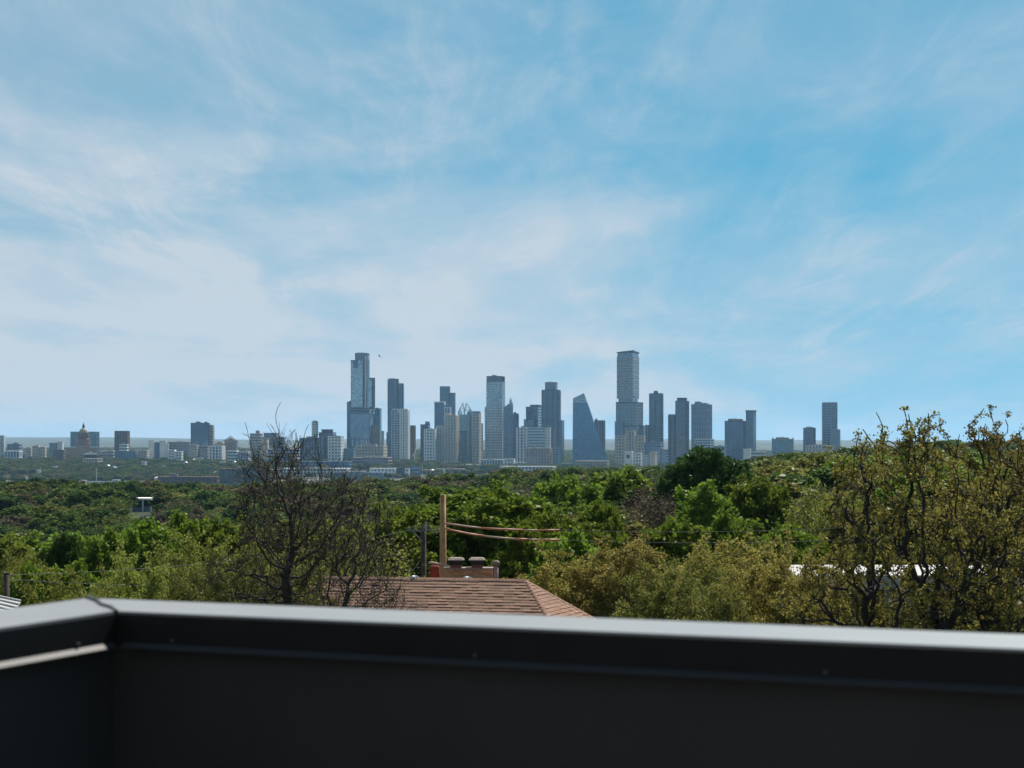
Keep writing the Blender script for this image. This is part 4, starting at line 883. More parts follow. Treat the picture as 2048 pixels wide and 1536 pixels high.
for k in range(1, 16):
    px = 1146 + k * 4.6; yt = max(806, float(np.interp(px, [p[1] for p in edge], [p[0] for p in edge])) + 1)
    m.box(fx(px) - 0.3, fx(px) + 0.3, -20.3, 20.3, fz(940), fz(yt))
m.build('facade_frame', material('blue_mullion', (0.04, 0.12, 0.26), 0.5), body)['kind'] = 'stuff'
m = MB()
for y in (789, 793, 797, 801): 
    xl = max(1146, 1146 + (797 - y) * 2.1); m.box(fx(xl), fx(redge(y)) - 0.5, -18.4, 18.4, fz(y), fz(y) + 0.7)
for px in (1151, 1156, 1161, 1166): m.box(fx(px), fx(px) + 0.6, -18.5, 18.5, fz(805), fz(797 - (px - 1146) * 0.48))
m.build('screen_frame', wallm('slate'), crown)['kind'] = 'stuff'

# offset-block tower
e, fx, fz = cityroot('offset_tower', 'tallest right-hand tower of offset stacked blocks with white lattice and slanting roof', 1258, 4550, 'building', 13)
ct, st = math.cos(R(13)), math.sin(R(13)); U = 4550 / F
def oblock(x0, x1, yt, yb, sty, wl, gl, share=0.28):
    Pw = (x1 - x0) * U; Wd = Pw * (1 - share) / ct; Dp = Pw * share / st; off = fx((x0 + x1) / 2) / ct
    c = MB().box(-Wd / 2, Wd / 2, -Dp / 2, Dp / 2, fz(yb), fz(yt)).build('glass_wall', glassm(gl), e, loc=(off, 0, 0))
    return c, Wd, Dp
c, Wd, Dp = oblock(1234, 1278, 715, 797, 'grid', 'pale', 'ink')
m = MB(); z1, z0 = fz(715), fz(797); nf = 16; fh = (z1 - z0) / nf
for k in range(nf + 1): m.box(-Wd / 2 - .5, Wd / 2 + .5, -Dp / 2 - .5, Dp / 2 + .5, z0 + k * fh - 1.0, z0 + k * fh + 0.9 + 0.001 * k)
for k in range(nf):                       # the white uprights shift from floor to floor
    for j in range(6):
        o_ = (0.33 if k % 2 else 0.0) * Wd / 5.4
        x = -Wd / 2 + j * Wd / 5.4 + o_
        if x < Wd / 2: m.box(x, min(x + 2.2, Wd / 2 + .3), -Dp / 2 - .45, Dp / 2 + .45, z0 + k * fh + 0.9, z0 + (k + 1) * fh - 1.0)
    for j in range(6):
        y = -Dp / 2 + j * Dp / 5.4 + (0.33 if k % 2 else 0) * Dp / 5.4
        if y < Dp / 2: m.box(-Wd / 2 - .4, Wd / 2 + .4, y, min(y + 1.9, Dp / 2 + .3), z0 + k * fh + 0.92, z0 + (k + 1) * fh - 1.02)
m.build('lattice', material('lattice_grey', (0.33, 0.38, 0.43), 0.8), c)['kind'] = 'stuff'
c, Wd, Dp = oblock(1235, 1277, 706, 715, 'plain', 'grey', 'navy')
m = MB()
for j in range(7): m.box(-Wd / 2 + j * Wd / 6.2, -Wd / 2 + j * Wd / 6.2 + 1.0, -Dp / 2 - .4, Dp / 2 + .4, fz(715), fz(706))
m.build('crown_post', wallm('pale'), c)['kind'] = 'stuff'
rl = MB(); zr = fz(706)
v = [(-Wd / 2 - 2, -Dp / 2 - 2), (Wd / 2 + 2, -Dp / 2 - 2), (Wd / 2 + 2, Dp / 2 + 2), (-Wd / 2 - 2, Dp / 2 + 2)]; hz = [1.0, 5.2, 2.4, 0.6]
rl.raw([(x, y, zr - 0.6) for x, y in v] + [(x, y, zr + h) for (x, y), h in zip(v, hz)], [(3, 2, 1, 0), (4, 5, 6, 7), (0, 1, 5, 4), (1, 2, 6, 5), (2, 3, 7, 6), (3, 0, 4, 7)])
rl.build('roof', wallm('slate'), c)
c, Wd, Dp = oblock(1237, 1275, 797, 804, 'x', 'grey', 'ink')
m = MB()
for j in range(6): m.box(-Wd / 2 + j * Wd / 5.2, -Wd / 2 + j * Wd / 5.2 + 2.2, -Dp / 2 - .6, Dp / 2 + .6, fz(804), fz(797))
m.build('column', wallm('pale'), c)['kind'] = 'stuff'
for (x0, x1, yt, yb) in ((1232.5, 1286, 804.5, 851), (1232, 1288.5, 851, 960)):
    c, Wd, Dp = oblock(x0, x1, yt, yb, 'bands', 'grey', 'aqua'); f_ = facade(Wd, Dp, fz(yb), fz(yt), 'grid'); f_.build('facade_frame', wallm('grey'), c)['kind'] = 'stuff'
    MB().box(-Wd / 2 - .6, Wd / 2 + .6, -Dp / 2 - .6, Dp / 2 + .6, fz(yt) - 3.4, fz(yt) - 0.1).build('roof_edge', wallm('slate'), c)

# crowned teal tower (two leaf-like pinnacles)
e, fx, fz = cityroot('crowned_tower', 'teal glass tower with a white crown of pointed leaf-like pinnacles', 931, 4520, 'building', 10)
ct, st = math.cos(R(10)), math.sin(R(10))
for (x0, x1, yt, gl) in ((917, 946, 829, 'aqua'), (934, 945.5, 824, 'teal')):
    Pw = (x1 - x0) * 4520 / F; Wd = Pw * 0.75 / ct; Dp = Pw * 0.25 / st; off = fx((x0 + x1) / 2) / ct
    c = MB().box(-Wd / 2, Wd / 2, -Dp / 2, Dp / 2, -4, fz(yt)).build('glass_wall', glassm(gl), e, loc=(off, 0 if yt > 825 else -0.6, 0))
    facade(Wd, Dp, -4, fz(yt), 'glass').build('facade_frame', wallm('steel'), c)['kind'] = 'stuff'
for (xa, xb, xt, y0, yt) in ((917.5, 929, 925.5, 829, 806), (930.5, 944, 932.5, 824.5, 806), (917, 923, 919.5, 829, 817), (938, 945, 939.5, 824.5, 817)):
    for yy, dep in ((-5, 0.7), (4, 0.7)):
        m = MB(); a, b_, t_ = Vector((fx(xa) / ct, yy, fz(y0))), Vector((fx(xb) / ct, yy, fz(y0))), Vector((fx(xt) / ct, 0, fz(yt)))
        m.tube([a, a.lerp(t_, .5) + Vector((-1.2, 0, 0)), t_], 0.9, 4).tube([b_, b_.lerp(t_, .5) + Vector((1.2, 0, 0)), t_], 0.9, 4)
        for k in (0.15, 0.32, 0.5, 0.68, 0.85): m.tube([a.lerp(t_, k), b_.lerp(t_, k)], 0.55, 4)
        m.build('pinnacle', wallm('pale'), e)

# slender spired tower
e, fx, fz = cityroot('spired_tower', 'slender beige tower with sloped top and a thin spire', 1016, 4560, 'building', 8)
poly = [(fx(1008), -4), (fx(1025), -4), (fx(1025), fz(806)), (fx(1020), fz(807)), (fx(1008), fz(815))]
b_ = MB().prism(poly, -11, 11).build('wall', wallm('grey'), e); m = MB(); y = 818
while y < 940:
    m.box(fx(1009.5), fx(1018), -11.3, 11.3, fz(y), fz(y) + 2.4); y += 4.4
m.build('window_band', glassm('navy'), b_)['kind'] = 'stuff'
MB().box(fx(1019.5), fx(1025), -11.6, 11.6, -4, fz(809)).build('window_strip', glassm('blue'), b_)
MB().lathe([(4.2, fz(806)), (4.2, fz(803)), (3.0, fz(802.5)), (3.0, fz(799)), (0.8, fz(798)), (0.5, fz(795)), (0.1, fz(793.5))], 10, (fx(1021.5), 0)).build('spire', wallm('pale'), e)

# domed statehouse
e, fx, fz = cityroot('statehouse', 'brown domed statehouse with a tall lantern before the teal glass office', 167, 4560, 'building', 0, LG)
ct_ = wallm('pink'); dm = wallm('tan'); U = 4560 / F
MB().box(fx(131), fx(193), -22, 22, -4, fz(895)).box(fx(154), fx(181), -27, 24, -4, fz(890)).build('wall', ct_, e)
MB().box(fx(130), fx(152), -23, 23, fz(895.2), fz(893.6)).box(fx(181), fx(194), -23, 23, fz(895.2), fz(893.6)).build('roof', wallm('pale'), e)
MB().lathe([(13 * U, fz(891)), (13 * U, fz(878)), (12 * U, fz(877.5)), (10.6 * U, fz(877)), (10.6 * U, fz(866)), (9.8 * U, fz(865.5))], 24, (fx(167), 0)).build('drum', wallm('brown'), e)
mcol = MB()
for k in range(24):
    a = k * 2 * math.pi / 24; mcol.lathe([(0.9, fz(889)), (0.8, fz(878.5))], 6, (fx(167) + 13.4 * U * math.cos(a), 13.4 * U * math.sin(a)))
mcol.build('column', wallm('pink'), e)['kind'] = 'stuff'
MB().lathe([(9.6 * U, fz(866)), (9.0 * U, fz(864)), (8.4 * U, fz(862)), (7.0 * U, fz(859.6)), (5.0 * U, fz(857.8)), (2.6 * U, fz(856.8))], 24, (fx(167), 0)).build('dome', dm, e, smooth=True)
MB().lathe([(2.4 * U, fz(857)), (2.2 * U, fz(851.5)), (2.6 * U, fz(851)), (1.8 * U, fz(849.6)), (0.8 * U, fz(848)), (0.45 * U, fz(846.5)), (0.5 * U, fz(845)), (0.1 * U, fz(843.5))], 10, (fx(167), 0)).build('lantern', wallm('dark'), e)

# round tower
e, fx, fz = cityroot('round_tower', 'pale cylindrical tower with a dark cap, left of the stepped slate tower', 630, 4700, 'building', 0, LG)
rr = 6.6 * 4700 / F; b_ = MB().lathe([(rr, -4), (rr, fz(843.5))], 20).build('wall', wallm('white'), e)
m = MB(); y = 846.0
while y < 900: m.lathe([(rr + .12, fz(y)), (rr + .12, fz(y) + 1.5)], 20); y += 3.4
m.build('window_band', glassm('navy'), b_)['kind'] = 'stuff'
MB().lathe([(rr * 0.75, fz(843.6)), (rr * 0.7, fz(841.5))], 16).build('roof_cap', wallm('dark'), e)

# gabled building
e, fx, fz = cityroot('gabled_building', 'pink-brown building with a dark gabled roof, left of the bare tree top', 462, 4400, 'building', 0, LG)
MB().prism([(fx(449), -4), (fx(472), -4), (fx(472), fz(882)), (fx(461), fz(874.5)), (fx(449), fz(882))], -12, 12).build('wall', wallm('pink'), e)
MB().box(fx(472), fx(476), -10, 10, -4, fz(881)).build('side_wing', wallm('white'), e)
MB().prism([(fx(447.5), fz(882.8)), (fx(461), fz(873)), (fx(474), fz(882.8)), (fx(474), fz(881.4)), (fx(461), fz(871.6)), (fx(447.5), fz(881.4))], -13, 13).build('roof', wallm('dark'), e)
m = MB()
for r_ in range(3):
    for c_ in range(4): m.box(fx(452 + c_ * 5), fx(454.6 + c_ * 5), -12.3, -11, fz(889 + r_ * 5), fz(886 + r_ * 5))
m.build('window', glassm('navy'), e)['kind'] = 'stuff'

# white dome roof hall
e, fx, fz = cityroot('domed_hall', 'small hall with white curved roofs below the statehouse', 180, 4250, 'building', 0, LG)
MB().box(fx(168), fx(193), -14, 14, -4, fz(909)).build('wall', wallm('dark'), e)
for a, b2, h in ((167, 178, 906), (175, 187, 903), (184, 194, 906.5)):
    n = 8; pts = [(fx(a + (b2 - a) * k / n), fz(909.2) + (fz(h) - fz(909.2)) * math.sin(math.pi * k / n)) for k in range(n + 1)]
    MB().prism(pts, -15 - 0.3 * (a % 3), 15).build('roof', wallm('white'), e)

# tower crane
e, fx, fz = cityroot('tower_crane', 'pale lattice tower crane with raised jib behind the white gridded tower', 832, 4480, 'crane', 0)
def lattice(a, b2, w, n):
    m = MB(); a = Vector(a); b2 = Vector(b2); ax = (b2 - a).normalized(); s1 = ax.cross(Vector((0, 1, 0))).normalized() * w; s2 = ax.cross(s1).normalized() * w
    cs = [s1 + s2, s1 - s2, -s1 - s2, -s1 + s2]
    for c_ in cs: m.tube([a + c_, b2 + c_], 0.28, 4)
    for k in range(n):
        p, q = a.lerp(b2, k / n), a.lerp(b2, (k + 1) / n)
        for j in range(4): m.tube([p + cs[j], q + cs[(j + 1) % 4]], 0.2, 3)
    return m
lattice((fx(829), 0, -4), (fx(829), 0, fz(908)), 1.3, 14).build('mast', wallm('white'), e)
lattice((fx(829), 0, fz(908)), (fx(838), 0, fz(878)), 1.0, 12).build('jib', wallm('white'), e)
lattice((fx(829), 0, fz(908)), (fx(825), 0, fz(911)), 1.0, 3).build('counter_jib', wallm('white'), e)
MB().box(fx(824), fx(826.4), -1.5, 1.5, fz(914.5), fz(910.5)).build('counterweight', wallm('grey'), e)

# viaduct
e, fx, fz = cityroot('viaduct', 'long pale concrete viaduct crossing at the left below the tree belt', 130, 3080, 'bridge', 0, None)
MB().box(fx(-60), fx(292), -6, 6, fz(966), fz(963.8)).build('deck', wallm('pale'), e)
MB().box(fx(-60), fx(292), -6.4, -6.05, fz(963.9), fz(962.6)).box(fx(-60), fx(292), 6.05, 6.4, fz(963.9), fz(962.6)).build('railing', wallm('white'), e)
for k in range(9): MB().box(fx(-50 + k * 40), fx(-50 + k * 40) + 1.8, -4, 4, -4, fz(965.9)).build('pier', wallm('pale'), e)
for px, yt, dd, lb in ((193, 938, 3060, 'tall thin mast rising beside the viaduct'), (542, 941, 2880, 'thin mast beside the teal-windowed school'), (845, 934, 3400, 'thin mast by the pinkish low-rise')):
    e, fx, fz = cityroot('light_mast', lb, px, dd, 'mast', 0, None)
    MB().lathe([(0.5, -2), (0.3, fz(yt))], 8).build('pole', wallm('white'), e)
    MB().box(-2.2, 2.2, -0.4, 0.4, fz(yt), fz(yt) + 0.7).build('lamp_head', wallm('white'), e)

# houses on the wooded hillside
e, fx, fz = cityroot('hillside_house', 'white modern flat-roofed house with dark windows on the wooded hillside', 287, 660, 'house', 8, None)
MB().box(fx(268), fx(305), -5, 5, -3, fz(1012)).build('wall', wallm('grey'), e)
MB().box(fx(268.5), fx(304.5), -4.8, 5, fz(1012), fz(999)).build('window', glassm('ink'), e)
MB().box(fx(266), fx(307), -6.2, 5.6, fz(999), fz(995.5)).build('roof', material('white_paint', (0.75, 0.75, 0.73), 0.6), e)
for a in (267, 289): MB().box(fx(a), fx(a) + 0.45, -6.0, -5.5, -3, fz(999.05)).build('column', MATS['white_paint'], e)
MB().box(fx(268), fx(292), -5.6, -5.4, fz(1012), fz(1009)).build('balcony_rail', wallm('dark'), e)
for (px, w, yt, dd, lb) in ((76, 24, 1019, 600, 'low white-roofed house half hidden on the wooded hillside'), (1141, 10, 958, 660, 'tiny white gable among trees under the sail-shaped tower'),
                             (362, 30, 1020, 600, 'pale roof among grey-brown trees right of the white modern house')):
    e, fx, fz = cityroot('hillside_house', lb, px, dd, 'house', 12, None)
    a, b2 = fx(px - w / 2), fx(px + w / 2); h = (b2 - a) * 0.28
    MB().box(a * 0.93, b2 * 0.93, -3.2, 3.2, -3, fz(yt) - h).build('wall', wallm('pale'), e)
    MB().prism([(a, fz(yt) - h), (b2, fz(yt) - h), (b2 * 0.15, fz(yt))], -3.8, 3.8).build('roof', MATS['white_paint'], e)
    MB().box(a * 0.4, b2 * 0.3, -3.3, -3.1, fz(yt) - h - 1.8, fz(yt) - h - 0.5).build('window', glassm('ink'), e)
# ------------------------------------------------------------------ the roof terrace we stand on
CX, CY = -1.158, 5.409; ANG = math.atan2(-0.3813, 0.9245); Wc = 0.34
cap_m = material('cap_metal', (0.235, 0.222, 0.208), 0.33, spec=0.8, var=0.14, vscale=3.0, bump=0.03, bscale=30)  # same dark metal as the fascia; sky sheen put into a paler colour
dark_m = material('dark_coated_metal', (0.0135, 0.0110, 0.0095), 0.65, spec=0.2, var=0.3, vscale=6)
wall_m = material('dark_wall_panel', (0.040, 0.034, 0.0305), 0.75, spec=0.3, var=0.25, vscale=2.0, bump=0.15, bscale=60)
seal_m = material('sealant', (0.02, 0.02, 0.021), 0.7)
deck_m = material('deck_board', (0.16, 0.14, 0.12), 0.7, var=0.3, vscale=4, objvar=0.12)
ZC = EYE - 0.5
par = empty('parapet_wall', (CX, CY, ZC), ANG)
tag(par, 'black metal parapet with sky sheen painted on its cap along the roof terrace front', 'parapet')
LX, LY = 5.2, 6.0           # lengths of the far run and of the left run
q = 0.0035
def plate(poly, z0, z1, name, mat, parent=par): return MB().slab(poly, z0, z1).build(name, mat, parent)
plate([(q, 0), (LX, 0), (LX, Wc), (-Wc + q, Wc)], -0.006, 0.0, 'cap', cap_m)
plate([(0, -q), (-Wc, Wc - q), (-Wc, -LY), (0, -LY)], -0.006, 0.0, 'cap', cap_m)
s = MB(); s.tube([(-Wc - 0.005, Wc + 0.005, -0.0015), (-Wc * .72, Wc * .75, 0.0006), (-Wc * .45, Wc * .43, 0.0008), (-Wc * .2, Wc * .22, 0.001), (0.004, -0.004, -0.001)], [0.011, 0.009, 0.007, 0.008, 0.007], 6).build('mitre_seal', seal_m, par)
def run(far):
    L_ = LX if far else LY
    def sl(a0, a1, b0, b1, z0, z1, name, mat):
        # a along the run from the corner, b towards the terrace (positive = inside)
        if far: return MB().box(a0, a1, -b1, -b0, z0, z1).build(name, mat, par)
        return MB().box(b0, b1, -a1, -a0, z0, z1).build(name, mat, par)
    e0 = 0.0 if far else 0.013
    sl(0.004 + e0, L_, 0.0, 0.010, -0.088, -0.0065, 'fascia', dark_m)
    # kick-out drip edge: sloping strip
    m = MB()
    prof = [(0.010, -0.0885), (0.030, -0.100), (0.030, -0.104), (0.006, -0.0925)]
    n = 4; v = []; a0, a1 = 0.034, L_
    for a in (a0, a1):
        for b, z in prof: v.append((a, -b, z) if far else (b, -a, z))
    m.raw(v, [(0, 1, 2, 3), (7, 6, 5, 4)] + [(i, i + 4, (i + 1) % 4 + 4, (i + 1) % 4) for i in range(4)])
    o = m.build('drip_edge', material('drip_metal', (0.028, 0.028, 0.03), 0.6, spec=0.35), par)
    bm = bmesh.new(); bm.from_mesh(o.data); bmesh.ops.recalc_face_normals(bm, faces=bm.faces); bm.to_mesh(o.data); bm.free()
    sl((-Wc + 0.03) if far else 0.03, L_, -Wc + 0.03, -0.03, -13.4, -0.0075, 'wall_core', dark_m)
    w = 99.0; k = 0
    while k * w < L_:
        sl(max(k * w, 0.0) + (0.0 if far else 0.0) + 0.004 - (0.03 if k == 0 else 0), min((k + 1) * w, L_) - 0.004, -0.03, -0.018, -1.1, -0.03, 'wall_panel', wall_m); k += 1
    for k in range(int(L_ / 0.95) + 1):
        a = 0.20 + 0.95 * k
        if a > L_: continue
        sc_ = MB().lathe([(0.007, 0.0), (0.0065, 0.004), (0.004, 0.0055)], 8)
        loc = (a, -0.010, -0.078) if far else (0.010, -a, -0.078); rot = (R(90), 0, 0) if far else (0, R(90), 0)
        sc_.build('screw', material('screw_steel', (0.07, 0.07, 0.075), 0.5, 0.6), par, loc=loc, rot=rot)
run(True); run(False)
dk = empty('roof_terrace', (CX, CY, ZC - 1.1), ANG); dk['kind'] = 'structure'; tag(dk, 'dark boarded floor of the roof terrace', 'deck')
MB().box(0, LX, -8.0, 0.02, -0.3, -0.03).build('slab', wallm('grey'), dk)
for k in range(56): MB().box(0.02, LX, -(k + 1) * 0.142 + 0.003, -k * 0.142 - 0.003, -0.03, 0.0).build('deck_board', deck_m, dk)
MB().box(0.05, LX, -8.0, -0.05, -13.0, -0.31).build('house_body', wallm('grey'), dk)

# ------------------------------------------------------------------ shingle-roofed house
shingle_m = material('shingle', (0.285, 0.170, 0.120), 0.92, spec=0.2, col2=(0.215, 0.125, 0.088), vscale=9.0, objvar=0.15, bump=0.4, bscale=60)
brick_m = material('old_brick', (0.56, 0.32, 0.165), 0.9, spec=0.2, col2=(0.36, 0.165, 0.085), vscale=7.0, objvar=0.3, bump=0.4, bscale=40)
mortar_m = material('mortar', (0.36, 0.29, 0.22), 0.95)
rust_m = material('rusty_metal', (0.13, 0.085, 0.065), 0.75, col2=(0.22, 0.17, 0.14), vscale=6, bump=0.2, bscale=30)
black_m = material('black_mesh', (0.012, 0.013, 0.012), 0.7)
clay_m = material('clay_flue', (0.30, 0.085, 0.045), 0.85, var=0.25, vscale=6)
R1 = Vector((0.63, 90.0, 7.19)); R0 = Vector((-9.6, 92.0, 7.19)); E1 = Vector((2.58, 84.98, 4.2)); E2 = Vector((5.71, 92.28, 4.2))
fd = (R1 - R0).normalized(); E0 = E1 - fd * 15.5; B1 = E2 + Vector((-2.6, 4.2, 0.0)); 
hg = zt(-3, 90)
house = empty('shingle_house', (-3.0, 90.0, hg)); HO = Vector((-3.0, 90.0, hg))
tag(house, 'house with a brown shingle hip roof and brick chimney just beyond the parapet', 'house')
def hb(mb): mb.v = [tuple(Vector(p) - HO) for p in mb.v]; return mb
roof = empty('roof', (0, 0, 0)); roof.parent = house
B0 = Vector((-13.0, 98.0, 4.2)); B1 = Vector((3.1, 96.2, 4.2)); E0b = Vector((-12.8, 88.0, 4.2))
under = MB(); dz = Vector((0, 0, -0.03))
under.raw([R0 + dz, R1 + dz, E1 + dz, E2 + dz, B1 + dz, B0 + dz, E0b + dz], [(0, 6, 2, 1), (1, 2, 3), (1, 3, 4), (1, 4, 5, 0), (0, 5, 6), (2, 6, 5, 4, 3)])
hb(under).build('roof_deck', material('roof_deck', (0.10, 0.055, 0.04), 0.9), roof)
wl = MB(); ins = Vector((0.96, 0.96, 1)); cen = (E1 + E2 + B1 + B0 + E0b) / 5
base = [cen + (p - cen) * 0.95 for p in (E0b, E1, E2, B1, B0)]
wl.slab([(p.x, p.y) for p in base], hg - 0.5, 4.12); hb(wl).build('wall', wallm('beige'), house)
win = MB(); c0 = base[0].lerp(base[1], 0.5)
for t_ in (0.3, 0.55, 0.8):
    p = base[0].lerp(base[1], t_); dr = (base[1] - base[0]).normalized(); nn = Vector((dr.y, -dr.x, 0))
    o = MB().raw([p - HO + dr * a + nn * 0.04 + Vector((0, 0, z - 4.2)) for a, z in ((-.6, 1.4), (.6, 1.4), (.6, 2.9), (-.6, 2.9))], [(0, 1, 2, 3)]).build('window', glassm('ink'), house)
def shingles(A, Bp, Epl, Epr, exposure, tab, seed):
    """tabs on the slope with top edge A-Bp and lower edge Epl-Epr"""
    rs = random.Random(seed); out = []
    u = (Bp - A).normalized() if (Bp - A).length > 0.1 else (Epr - Epl).normalized()
    nrm = u.cross((Epl - A)).normalized()
    if nrm.z < 0: nrm = -nrm
    v_ = nrm.cross(u)
    if v_.z > 0: v_ = -v_
    Ls = (Epl - A).dot(v_); n = int(Ls / exposure)
    for k in range(n):
        s0 = k * exposure; f = (s0 + exposure * 0.5) / Ls
        L_ = A + (Epl - A) * f; Rr = Bp + (Epr - Bp) * f
        a0 = (L_ - A).dot(u); a1 = (Rr - A).dot(u); x = a0 + rs.uniform(0, tab)
        out.append((k, a0, min(x, a1), s0))
        while x < a1:
            w = tab * rs.uniform(0.6, 1.35); x2 = min(x + w, a1); out.append((k, x, x2, s0)); x = x2
    return out, A, u, v_, nrm
SH = []
fd2 = (E1 - E0b).normalized()
for fi, (A, Bp, El, Er, sd) in enumerate(((R0, R1, E0b, E1, 3), (R1, R1, E1, E2, 4))):
    if fi == 1:
        # hip face: horizontal direction along the eave
        u = (E2 - E1).normalized(); nrm = (E1 - R1).cross(E2 - R1).normalized(); nrm = nrm if nrm.z > 0 else -nrm
        v_ = nrm.cross(u); v_ = v_ if v_.z < 0 else -v_; Ls = (E1 - R1).dot(v_); n = int(Ls / 0.225); rs = random.Random(4)
        for k in range(n):
            f = (k + 0.5) / n; a0 = (E1 - R1).dot(u) * f; a1 = (E2 - R1).dot(u) * f; x = a0
            while x < a1 - 0.02:
                x2 = min(x + 0.46 * rs.uniform(0.6, 1.35), a1); SH.append((R1, u, v_, nrm, x, x2, k * 0.225)); x = x2
    else:
        lst, A_, u, v_, nrm = shingles(A, Bp, El, Er, 0.225, 0.46, sd)
        for k, a0, a1, s0 in lst:
            if a1 - a0 > 0.03: SH.append((A_, u, v_, nrm, a0, a1, s0))
rs = random.Random(9); shm = {}
def shp(w, th):
    k = (round(w, 1), th)
    if k not in shm:
        m = MB().raw([(-.5, 0, 0.006), (.5, 0, 0.006), (.5, -1, 0.006), (-.5, -1, 0.006), (-.5, 0, 0.012), (.5, 0, 0.012), (.5, -1, 0.012 + th), (-.5, -1, 0.012 + th)],
                     [(3, 2, 1, 0), (4, 5, 6, 7)[::-1], (0, 1, 5, 4), (1, 2, 6, 5), (2, 3, 7, 6), (3, 0, 4, 7)])
        me = pydata('shingle', m.v, m.f); bm = bmesh.new(); bm.from_mesh(me); bmesh.ops.recalc_face_normals(bm, faces=bm.faces); bm.to_mesh(me); bm.free()
        me.materials.append(shingle_m); shm[k] = me
    return shm[k]
def visible(it):
    A, u, v_, nrm, a0, a1, s0 = it; p = A + u * (a0 + a1) / 2 + v_ * s0
    px = 1024 + p.x / p.y * F; py = HY + (EYE - p.z) / p.y * F
    return (py < 1245) and px > 640
vis_s = [it for it in SH if visible(it)]; hid = [it for it in SH if not visible(it)]
vis_s.sort(key=lambda it: -(1024 + ((it[0] + it[1] * it[4]).x) / 90 * F))
ind, extra = vis_s[:300], vis_s[300:] + hid
def sh_matrix(it):
    A, u, v_, nrm, a0, a1, s0 = it
    c = A + u * (a0 + a1) / 2 + v_ * (s0 - 0.02)
    return Matrix(((u.x * (a1 - a0 - 0.006), -v_.x * 0.25, nrm.x, c.x - HO.x), (u.y * (a1 - a0 - 0.006), -v_.y * 0.25, nrm.y, c.y - HO.y), (u.z * (a1 - a0 - 0.006), -v_.z * 0.25, nrm.z, c.z - HO.z), (0, 0, 0, 1)))
for it in ind:
    o = bpy.data.objects.new('shingle', shp(0.5, rs.choice((0.016, 0.022, 0.034)))); link(o, roof); o.matrix_local = sh_matrix(it)
mx = MB()
for it in extra:
    M = sh_matrix(it); th = rs.choice((0.016, 0.022, 0.034)); me = shp(0.5, th)
    mx.raw([M @ v.co for v in me.vertices], [tuple(p.vertices) for p in me.polygons])
mx.build('shingle_field', shingle_m, roof)['kind'] = 'stuff'
# ridge and hip caps
for (a, b2) in ((R0, R1), (R1, E1), (R1, E2)):
    n = int((b2 - a).length / 0.24); dr = (b2 - a).normalized(); sd_ = dr.cross(Vector((0, 0, 1))).normalized()
    for k in range(n):
        p = a + dr * (k * 0.24) - HO; q_ = p + dr * 0.27
        lift = Vector((0, 0, 0.055)); ed = Vector((0, 0, -0.055))
        m = MB().raw([p - sd_ * 0.16 + ed, p + lift * 0.8, p + sd_ * 0.16 + ed, q_ - sd_ * 0.16 + ed + lift * 0.35, q_ + lift * 1.2, q_ + sd_ * 0.16 + ed + lift * 0.35,
                      p - sd_ * 0.16 + ed * 2, p + sd_ * 0.16 + ed * 2, q_ - sd_ * 0.16 + ed * 2, q_ + sd_ * 0.16 + ed * 2],
                     [(0, 1, 4, 3), (1, 2, 5, 4), (3, 4, 5, 9, 8), (0, 6, 7, 2, 1), (0, 3, 8, 6), (2, 7, 9, 5), (6, 8, 9, 7)])
        m.build('ridge_cap', shingle_m, roof)
# brick chimney on the far slope
ch = empty('chimney', (0, 0, 0)); ch.parent = house
C0 = P(889, 1138, 93.0); C1 = P(985, 1138, 93.0); ztop = C0.z; x0, x1 = C0.x - HO.x, C1.x - HO.x; y0 = 93.0 - HO.y; zt_ = ztop - HO.z; zb = P(889, 1178, 93.0).z - HO.z
MB().box(x0 + 0.012, x1 - 0.012, y0 + 0.012, y0 + 0.9, zb - 1.0, zt_).build('mortar_core', mortar_m, ch)
bw, bh_ = 0.215, 0.085; rows = 9
bme = MB().box(-.5, .5, -.5, .5, -.5, .5); bme = pydata('brick', bme.v, bme.f); bme.materials.append(brick_m); rs = random.Random(2)
for r_ in range(rows):
    z = zt_ - 0.06 - r_ * bh_; x = x0 - (bw / 2 if r_ % 2 else 0)
    while x < x1 - 0.03:
        a = max(x, x0); b2 = min(x + bw, x1)
        if b2 - a > 0.03:
            o = bpy.data.objects.new('brick', bme); link(o, ch); o.scale = (b2 - a - 0.014, 0.1, bh_ - 0.014); o.location = ((a + b2) / 2, y0 + 0.046 + rs.uniform(-.004, .004), z)
        x += bw
    for k in range(4):
        o = bpy.data.objects.new('brick', bme); link(o, ch); o.scale = (0.1, bw - 0.014, bh_ - 0.014); o.location = (x1 - 0.046, y0 + 0.21 + k * bw - (0.1 if r_ % 2 else 0) + 0.0, z)
MB().box(x0 - 0.03, x1 + 0.03, y0 - 0.03, y0 + 0.93, zt_ - 0.02, zt_ + 0.05).build('crown_slab', material('old_mortar', (0.26, 0.21, 0.17), 0.95, var=0.35, vscale=5), ch)
